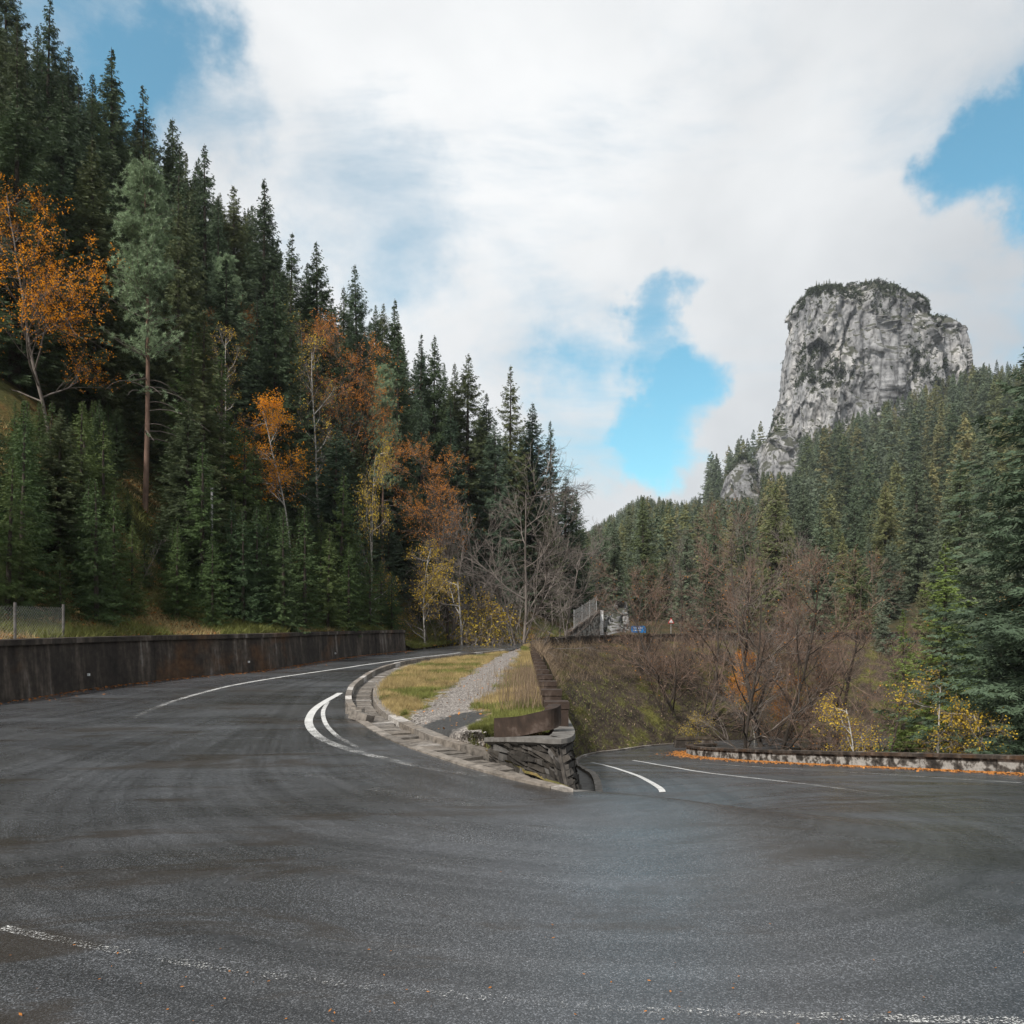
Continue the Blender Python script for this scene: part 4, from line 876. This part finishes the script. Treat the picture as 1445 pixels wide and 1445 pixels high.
for k, (px, py, D, lb) in enumerate([(600, 770, 58, 'yellow leaved sapling above the end of the retaining wall'), (665, 815, 61, 'golden sapling on the leaf covered slope behind the upper road'), (730, 855, 65, 'low golden sapling near the far end of the upper road'), (8, 560, 36, 'yellow green sapling below the tall orange beech')]):
    by_top(YE1, 'sapling', px, py, D, lb, rz=k)
for k, (px, py, D, lb) in enumerate([(128, 745, 29.5, 'thin leaning bare sapling behind the fence posts'), (190, 750, 33, 'thin bare sapling under the tall pine')]):
    by_top(decid(120+k, 5, .22, .035, .35, 7, 4, 3, 1, .3, bark='greytwig', twig='greytwig', lean=(.3, 0)), 'sapling', px, py, D, lb)
pz = U(299, 690, 37); o = MB(); g = hill_z(pz[0], pz[1]) or 3; o.tube([(0, 0, -.4), (0, 0, pz[2]-g)], .055, 8); o.tube([(0, 0, pz[2]-g), (0, 0, pz[2]-g+.05)], [.065, .065], 8); o.tube([(0, 0, .3), (0, 0, .4)], .09, 8)
link('steel_pole', o.mesh('steel_pole', [M['steel']]), None, 'thin grey steel pole standing among young spruces', 'pole', loc=(pz[0], pz[1], g))

# chain link fence on the wall
fe = empty('chain_link_fence', (-13.8, 22.5, 2.0), 'rusty chain link fence with grey posts on top of the dark wall', 'fence'); f0 = np.array(fe.location)
FP = []
for px in (-160, -70, 20, 90):
    k = int(np.argmin([abs(CXP+FPX*(p+n*.75)[0]/(p+n*.75)[1]-px) for p, n in zip(WB, wn)])); p = WB[k]+wn[k]*.75; FP.append(np.array([*p, float(SL(*p)+wall_h(p[1]))-.05]))
for p in FP:
    o = MB(); o.tube([p-f0-np.array([0, 0, .3]), p-f0+np.array([0, 0, 1.12])], .04, 8); link('post', o.mesh('fence_post', [M['cap']]), fe)
o = MB()
for a, b in zip(FP[:-1], FP[1:]):
    Lf = np.linalg.norm(b-a); dz = np.array([0, 0, 1.02]); st_ = .11
    for k in np.arange(-1.02, Lf, st_):
        for sgn_ in (0, 1):
            k0, k1 = k, k+1.02; t0, t1 = max(0, -k0)/1.02, min(1, (Lf-k0)/1.02)
            if t1 <= t0: continue
            z0, z1 = (t0, t1) if sgn_ == 0 else (1-t0, 1-t1)
            q0 = a+(b-a)*((k0+t0*1.02)/Lf)+dz*z0; q1 = a+(b-a)*((k0+t1*1.02)/Lf)+dz*z1; o.tube([q0-f0, q1-f0], .002, 3)
link('wire_mesh', o.mesh('wire_mesh', [M['steel']]), fe)

# ------------------------------------------------------------------ right side trees
TH = [decid(140+i, 13, .42, [.17, .14][i], .12, 16, 9, 7, 3, .4, 600, .07, leafmat='rusty', bark='bark', twig='twig', stems=2) for i in range(2)]
TH.append(decid(143, 13, .40, .15, .2, 13, 7, 6, 2, .45, 0, bark='bark', twig='greytwig'))
for k, (px, py, D, lb) in enumerate([(1085, 748, 54, 'largest bare beech with crooked dark limbs behind the pale parapet'), (990, 790, 61, 'bare reddish beech at the lower end of the bank'), (1035, 742, 68, 'tall bare grey tree in the middle of the thicket'), (1165, 815, 55, 'bare reddish beech on the outer edge of the thicket'), (935, 850, 66, 'low bare reddish beech above the mossy bank'), (1130, 770, 70, 'bare grey tree behind the crooked limbs'), (1222, 900, 50, 'small bare beech between thicket and green spruce'), (962, 770, 76, 'bare grey tree behind the blue and red signs'), (1050, 840, 50, 'low bare grey tree just behind the start of the pale parapet')]):
    by_top(TH[[0, 1, 2, 0, 1, 2, 1, 2, 2][k]], 'bare_tree' if k in (2, 5, 7, 8) else 'beech_tree', px, py, D, lb, 'ter', rz=k*1.1)
for k, (px, py, D, lb) in enumerate([(1205, 770, 84, 'dark spruce standing behind the outer edge of the bare thicket'), (1245, 830, 74, 'spruce between the bare thicket and the open green spruce'), (965, 800, 98, 'spruce above the warning sign behind the upper road'), (900, 770, 104, 'spruce above the blue sign behind the upper road'), (868, 760, 112, 'spruce behind the pale outcrop by the upper road'), (1420, 760, 62, 'spruce between the open green spruce and the big drooping spruce')]):
    by_top(MID[k % 3], 'spruce_tree', px, py, D, lb, 'ter')
for k, (px, py, D, lb) in enumerate([(1062, 925, 58, 'orange leaved beech under the bare thicket'), (1120, 960, 57, 'low orange beech behind the pale parapet'), (1405, 850, 75, 'orange beech glimpsed beside the big drooping spruce')]):
    by_top(OR2, 'beech_tree', px, py, D, lb, 'ter', rz=k*2)
for k, (px, py, D, lb) in enumerate([(1335, 965, 40, 'small tree with bright yellow leaves behind the pale parapet'), (1215, 1000, 42, 'yellow leaved bush behind the middle of the pale parapet'), (1400, 1005, 38, 'yellow brown bush below the big drooping spruce'), (985, 1010, 55, 'yellow bush beside the concrete block')]):
    by_top(YE1, 'sapling', px, py, D, lb, 'ter', rz=k)
BRT = proto_spruce('bright_spruce', 'bright', seed=91, h=18, rad=3.7, nb=7, whorl=.36, twl=.42, wdt=.06, tw=.13, z0=.03, ragged=.35)
by_top(BRT, 'spruce_tree', 1328, 765, 50, 'bright green open spruce rising behind the yellow leaved tree', 'ter', sx=1.2)
by_top(BRT, 'spruce_tree', 1275, 860, 53, 'shorter bright green spruce beside the open green spruce', 'ter')
by_top(YNG[2], 'spruce_tree', 1380, 880, 56, 'half hidden bright green spruce behind the open green spruce', 'ter')
by_top(SPR[2], 'spruce_tree', 1490, 430, 40, 'big spruce with broad drooping branches beside the pale parapet', 'ter', sx=1.25)
# forest on the mountain
pts = []; r = np.random.default_rng(77); tries = 0
cell = {}
N_ALL = 60000
D_ = np.sqrt(r.uniform(78**2, 900**2, N_ALL)); px_ = r.uniform(640, 1640, N_ALL); X_ = (px_-CXP)/FPX*D_
ok = ~((px_ < 815) & (D_ < 150)); ok &= (fbm(X_*.035, D_*.035, 0, 3, 88) > -.72); ok &= ~((X_ > -5) & (X_ < 45) & (D_ < 97) & (D_ > 60))
rk = [((1105-CXP)/FPX*500, (1362-CXP)/FPX*500, 455, 560)]
ok &= ~((X_ > rk[0][0]+2) & (X_ < rk[0][1]) & (D_ > 470) & (D_ < 540))
def crowd(x, y, s):
    k = (int(x//s), int(y//s))
    for a in (-1, 0, 1):
        for b in (-1, 0, 1):
            for q in cell.get((k[0]+a, k[1]+b), ()):
                if (q[0]-x)**2+(q[1]-y)**2 < s*s: return True
    cell.setdefault(k, []).append((x, y)); return False
S_MIN = 7.2
keep = [i for i in np.argsort(r.random(N_ALL)) if ok[i] and not crowd(X_[i], D_[i], S_MIN)]
X_, D_, px_ = X_[keep], D_[keep], px_[keep]; Zg = TZ(X_, D_); Hh = r.uniform(.6, 1.4, len(X_))*np.interp(D_, [80, 200, 420], [14, 22, 30])*np.where(r.random(len(X_)) < .15, .7, 1)
cap_ = np.where((px_ > 1000) & (px_ < 1075) & (D_ > 76) & (D_ < 460), 700, np.where((px_ > 1066) & (px_ < 1145) & (D_ > 76) & (D_ < 480), 664, -999))
cap_ = np.where((px_ > 1130) & (px_ < 1370) & (D_ > 360) & (D_ < 480), 612-(px_-1130)*.40, cap_); cap_ = np.where((px_ > 1365) & (D_ > 300), 505+r.uniform(0, 25, len(px_)), cap_)
cap_ = np.where((px_ < 1001) & (D_ > 76), np.interp(px_, [640, 830, 905, 960, 1000], [790, 745, 695, 704, 694])+r.uniform(0, 20, len(px_)), cap_)
Hh = np.minimum(Hh, CAMZ-(cap_-HOR)/FPX*D_-Zg); gd = Hh > 6; X_, D_, px_, Zg, Hh = X_[gd], D_[gd], px_[gd], Zg[gd], Hh[gd]
order = np.argsort(D_); near = order[:105]; rest = order[105:]
for i in near:
    plant(MID[i % 3], 'spruce_tree', X_[i], D_[i], Zg[i]-.3, Hh[i], 'green conifer on the lower mountain side behind the bare thicket', 'tree', 'conifers of the lower mountain side')
tops = np.concatenate([V_[V_[:, 2] > V_[:, 2].max()-f_] for (V_, F_), f_ in zip(ROCKV[:2], (9, 7))]); tops = tops[r.integers(0, len(tops), 130)]
fc = bpy.data.collections.new('distant_spruce_shapes')
for k, (parts, h) in enumerate(FAR):
    Vc = []; me = parts[0][1]; o = bpy.data.objects.new('distant_spruce_%s' % 'abcd'[k], me); fc.objects.link(o)
pm = bpy.data.meshes.new('distant_forest'); pm.from_pydata([(float(a), float(b), float(c)-.4) for a, b, c in zip(np.r_[X_[rest], tops[:, 0]], np.r_[D_[rest], tops[:, 1]], np.r_[Zg[rest], tops[:, 2]])], [], [])
for nm, v in (('tree_scale', np.r_[Hh[rest]/20, r.uniform(.10, .34, len(tops))]), ('tree_turn', r.uniform(0, 6.28, len(rest)+len(tops)))): attr(pm, nm, v)
fo = link('distant_forest', pm, kind='stuff', label='dense green conifer forest covering the mountain side', cat='forest')
ng = bpy.data.node_groups.new('scatter_forest', 'GeometryNodeTree'); ng.interface.new_socket('Geometry', in_out='INPUT', socket_type='NodeSocketGeometry'); ng.interface.new_socket('Geometry', in_out='OUTPUT', socket_type='NodeSocketGeometry')
gi, go = ng.nodes.new('NodeGroupInput'), ng.nodes.new('NodeGroupOutput'); ci = ng.nodes.new('GeometryNodeCollectionInfo'); ci.inputs[0].default_value = fc; ci.inputs['Separate Children'].default_value = True
ip = ng.nodes.new('GeometryNodeInstanceOnPoints'); ip.inputs['Pick Instance'].default_value = True
na1 = ng.nodes.new('GeometryNodeInputNamedAttribute'); na1.data_type = 'FLOAT'; na1.inputs[0].default_value = 'tree_scale'; na2 = ng.nodes.new('GeometryNodeInputNamedAttribute'); na2.data_type = 'FLOAT'; na2.inputs[0].default_value = 'tree_turn'
cx_n = ng.nodes.new('ShaderNodeCombineXYZ'); L2 = ng.links.new
L2(gi.outputs[0], ip.inputs['Points']); L2(ci.outputs[0], ip.inputs['Instance']); L2(na1.outputs[0], ip.inputs['Scale']); L2(na2.outputs[0], cx_n.inputs[2]); L2(cx_n.outputs[0], ip.inputs['Rotation']); L2(ip.outputs[0], go.inputs[0])
fo.modifiers.new('scatter', 'NODES').node_group = ng
print('forest', len(near), len(rest), 'stones', nst)

# ------------------------------------------------------------------ stuff: grass, leaves, scrub
def blades(name, P_, hgt, wid, mat, label, lean=.35, cat='grass'):
    n = len(P_); a = rng.uniform(0, 6.28, n); s = np.stack([np.cos(a), np.sin(a), np.zeros(n)], 1); h = (hgt*rng.uniform(.5, 1.2, n))[:, None]; ld = np.stack([rng.normal(0, lean, n), rng.normal(0, lean, n), np.ones(n)], 1)
    V = np.stack([P_-s*wid/2, P_+s*wid/2, P_+ld*h], 1).reshape(-1, 3); return link(name, mesh_np(name, V, np.arange(3*n).reshape(-1, 3), [M[mat]]), kind='stuff', label=label, cat=cat)
def scatter_quads(name, P_, size, mat, label, flat=.25, cat='leaves'):
    n = len(P_); a = rng.uniform(0, 6.28, n); u = np.stack([np.cos(a), np.sin(a), rng.normal(0, flat, n)], 1); v = np.stack([-np.sin(a), np.cos(a), rng.normal(0, flat, n)], 1); s = (size*rng.uniform(.5, 1.3, n))[:, None]
    V = np.stack([P_-u*s*.5, P_+v*s*.3, P_+u*s*.5, P_-v*s*.3], 1).reshape(-1, 3); return link(name, mesh_np(name, V, np.arange(4*n).reshape(-1, 4), [M[mat]]), kind='stuff', label=label, cat=cat)
ii = rng.integers(0, len(iv), 160000); Q = iv[ii]+np.c_[rng.normal(0, .06, (len(ii), 2)), np.zeros(len(ii))]
gm = gravel_mask(Q[:, 0], Q[:, 1])+.35*fbm(Q[:, 0]*1.5, Q[:, 1]*1.5, 0, 3, 40); pmk = patch_mask(Q[:, 0], Q[:, 1]); okg = (gm < .42) & (pmk < .3) & (Q[:, 0] < wallx(Q[:, 1])-.1); Q = Q[okg]
gsel = fbm(Q[:, 0]*.5, Q[:, 1]*.5, 0, 3, 44) > .12
blades('dry_grass', Q[~gsel], .17, .012, 'grass', 'straw coloured grass on the verge inside the bend'); blades('green_grass', Q[gsel], .13, .012, 'green', 'green grass patches on the verge inside the bend')
yy = rng.uniform(16, 30, 1500); xx = wallx(yy)-rng.gamma(2, .26, 1500)-.12; blades('tall_dry_weeds', np.stack([xx, yy, island_z(xx, yy)], 1), .55, .014, 'stem', 'tall brown dry weeds beside the stepped parapet', .12)
g2 = rng.integers(0, len(iv), 26000); Q2 = iv[g2]+np.c_[rng.normal(0, .06, (len(g2), 2)), np.full(len(g2), .012)]; Q2 = Q2[(gravel_mask(Q2[:, 0], Q2[:, 1]) > .55) & (patch_mask(Q2[:, 0], Q2[:, 1]) < .3)]; scatter_quads('gravel', Q2, .05, 'gravel', 'loose grey gravel on the verge track', .18, 'gravel')
# behind the wall: litter, ferns, grass
hs = hv.reshape(len(footc), len(dd), 3); sel = (footc[:, 1] < 80) & (footc[:, 1] > 12); hb = hs[sel][:, :14].reshape(-1, 3); q = rng.integers(0, len(hb), 90000)
Qh = hb[q]+np.c_[rng.normal(0, .45, (len(q), 2)), np.zeros(len(q))]; zz_ = [hill_z(a, b) for a, b in Qh[:, :2]]; m_ = np.array([z is not None for z in zz_]); Qh = Qh[m_]; Qh[:, 2] = [z for z in zz_ if z is not None]
nz = fbm(Qh[:, 0]*.35, Qh[:, 1]*.35, 0, 3, 50)
keepl = (Qh[:, 1] > 50) | (rng.random(len(Qh)) < .22)
blades('slope_grass', Qh[nz > -.15], .36, .035, 'green', 'green grass and ferns along the top of the retaining wall', .6); blades('slope_dry_grass', Qh[nz <= -.15], .24, .03, 'grass', 'yellow dry grass along the top of the retaining wall', .6)
scatter_quads('slope_leaves', Qh[(nz <= .1) & keepl]+np.array([0, 0, .05]), .14, 'litterleaf', 'orange fallen leaves on the slope behind the upper road', .4)
k = rng.integers(0, len(PO), 9000); off = rng.gamma(1.4, .28, 9000); Pq = PO[k]+pn[k]*(.33-off)[:, None]+rng.normal(0, .1, (9000, 2)); scatter_quads('parapet_leaves', np.c_[Pq, SR(Pq[:, 0], Pq[:, 1])+.03], .12, 'litterleaf', 'drift of orange leaves along the pale parapet', .25)
k = rng.integers(0, len(WB), 2500); Pq = WB[k]-wn[k]*rng.gamma(1.3, .18, 2500)[:, None]; scatter_quads('wall_leaves', np.c_[Pq, SL(Pq[:, 0], Pq[:, 1])+.025], .09, 'litterleaf', 'fallen leaves along the foot of the dark wall', .25)
xx, yy = rng.uniform(-5, 5, 700), 3.2+rng.gamma(1.2, .55, 700); wgt = rng.random(700) < np.clip(.75-.12*xx, .1, 1); xx, yy = xx[wgt], yy[wgt]; scatter_quads('road_leaves', np.c_[xx, yy, [(road_z(a, b) or 0)+.012 for a, b in zip(xx, yy)]], .022, 'litterleaf', 'tiny dry leaves scattered on the near asphalt', .2)
# scrub on the bank
q = rng.integers(0, len(bv), 30000); Qb = bv[q]; Qb = Qb[(Qb[:, 1] > 40)]+rng.normal(0, .12, (int((Qb[:, 1] > 40).sum()), 3)); vfr = Qb[:, 2]
lo = vfr < -1.2
blades('bank_scrub', Qb[~lo], .75, .022, 'stem', 'brown leafless scrub covering the top of the bank', .6, 'scrub'); blades('bank_moss_grass', Qb[lo][::2], .28, .03, 'green', 'yellow green moss and grass on the lower bank', .8); scatter_quads('bank_leaves', Qb[lo][1::6]+np.array([0, -.1, .08]), .12, 'stem', 'brown leaves caught on the lower bank', .6)
# shrubs on rock ledges
P3 = []
for qi, (V, F) in enumerate(ROCKV[:4]):
    T_ = V[F]; nrm = np.cross(T_[:, 1]-T_[:, 0], T_[:, 2]-T_[:, 0]); ar = np.linalg.norm(nrm, axis=1)+1e-9; nzv = np.abs(nrm[:, 2]/ar); c = T_.mean(1)
    pat = fbm(c[:, 0]*.05, c[:, 1]*.05, c[:, 2]*.05, 4, 60); lz = np.interp(c[:, 0], [U(1165, 0, 500)[0], U(1275, 0, 500)[0]], [U(0, 420, 500)[2], U(0, 585, 500)[2]]); band = (np.abs(c[:, 2]-lz+pat*14) < 7) & (c[:, 1] < 500) & (pat > -.35) & (qi == 0)
    s_ = band | ((nzv > .62) & (pat > -.15)) | ((pat > .38) & (nzv > .2)); c = c[s_]; P3.append(c[rng.random(len(c)) < (.30 if qi < 2 else .06)])
P3 = np.concatenate(P3); n = min(len(P3), 9000); P3 = P3[rng.permutation(len(P3))[:n]]
V = []
for k in range(14):
    o = P3+rng.normal(0, .55, P3.shape)+np.array([0, -.2, .6]); V.append(np.stack([o+rng.normal(0, .4, o.shape), o+rng.normal(0, .4, o.shape), o+rng.normal(0, .45, o.shape)], 1))
V = np.concatenate(V).reshape(-1, 3); link('ledge_shrubs', mesh_np('ledge_shrubs', V, np.arange(len(V)).reshape(-1, 3), [M['shrub']]), kind='stuff', label='dark shrubs growing on the rock ledges', cat='shrubs')

pw = np.repeat(np.linalg.norm(B_-A_, axis=1)*(np.linalg.norm(np.gradient(A_, axis=0), axis=1)+np.linalg.norm(np.gradient(B_, axis=0), axis=1)), 70); xx = rng.choice(len(iv), 500, p=pw/pw.sum()); scatter_quads('verge_leaves', iv[xx]+np.array([0, 0, .03]), .07, 'litterleaf', 'brown fallen leaves scattered over the verge', .3)
# ------------------------------------------------------------------ haze
zlo, zhi = float(tv[:, 2].min())-1.5, max(float(V_[:, 2].max()) for V_ in (tv, hv, *[a_ for a_, b_ in ROCKV]))+45
o = MB(); o.hexa([(-320, -260, zlo), (1160, -260, zlo), (1160, 1360, zlo), (-320, 1360, zlo), (-320, -260, zhi), (1160, -260, zhi), (1160, 1360, zhi), (-320, 1360, zhi)])
hm = bpy.data.materials.new('thin_haze'); hm.use_nodes = True; hn = hm.node_tree; hn.nodes.remove(hn.nodes['Principled BSDF'])
pv = hn.nodes.new('ShaderNodeVolumePrincipled'); pv.inputs['Color'].default_value = (.86, .92, 1, 1); pv.inputs['Density'].default_value = .00014; pv.inputs['Anisotropy'].default_value = .2
hn.links.new(pv.outputs[0], hn.nodes['Material Output'].inputs['Volume'])
link('haze', o.mesh('haze', [hm]), kind='stuff')
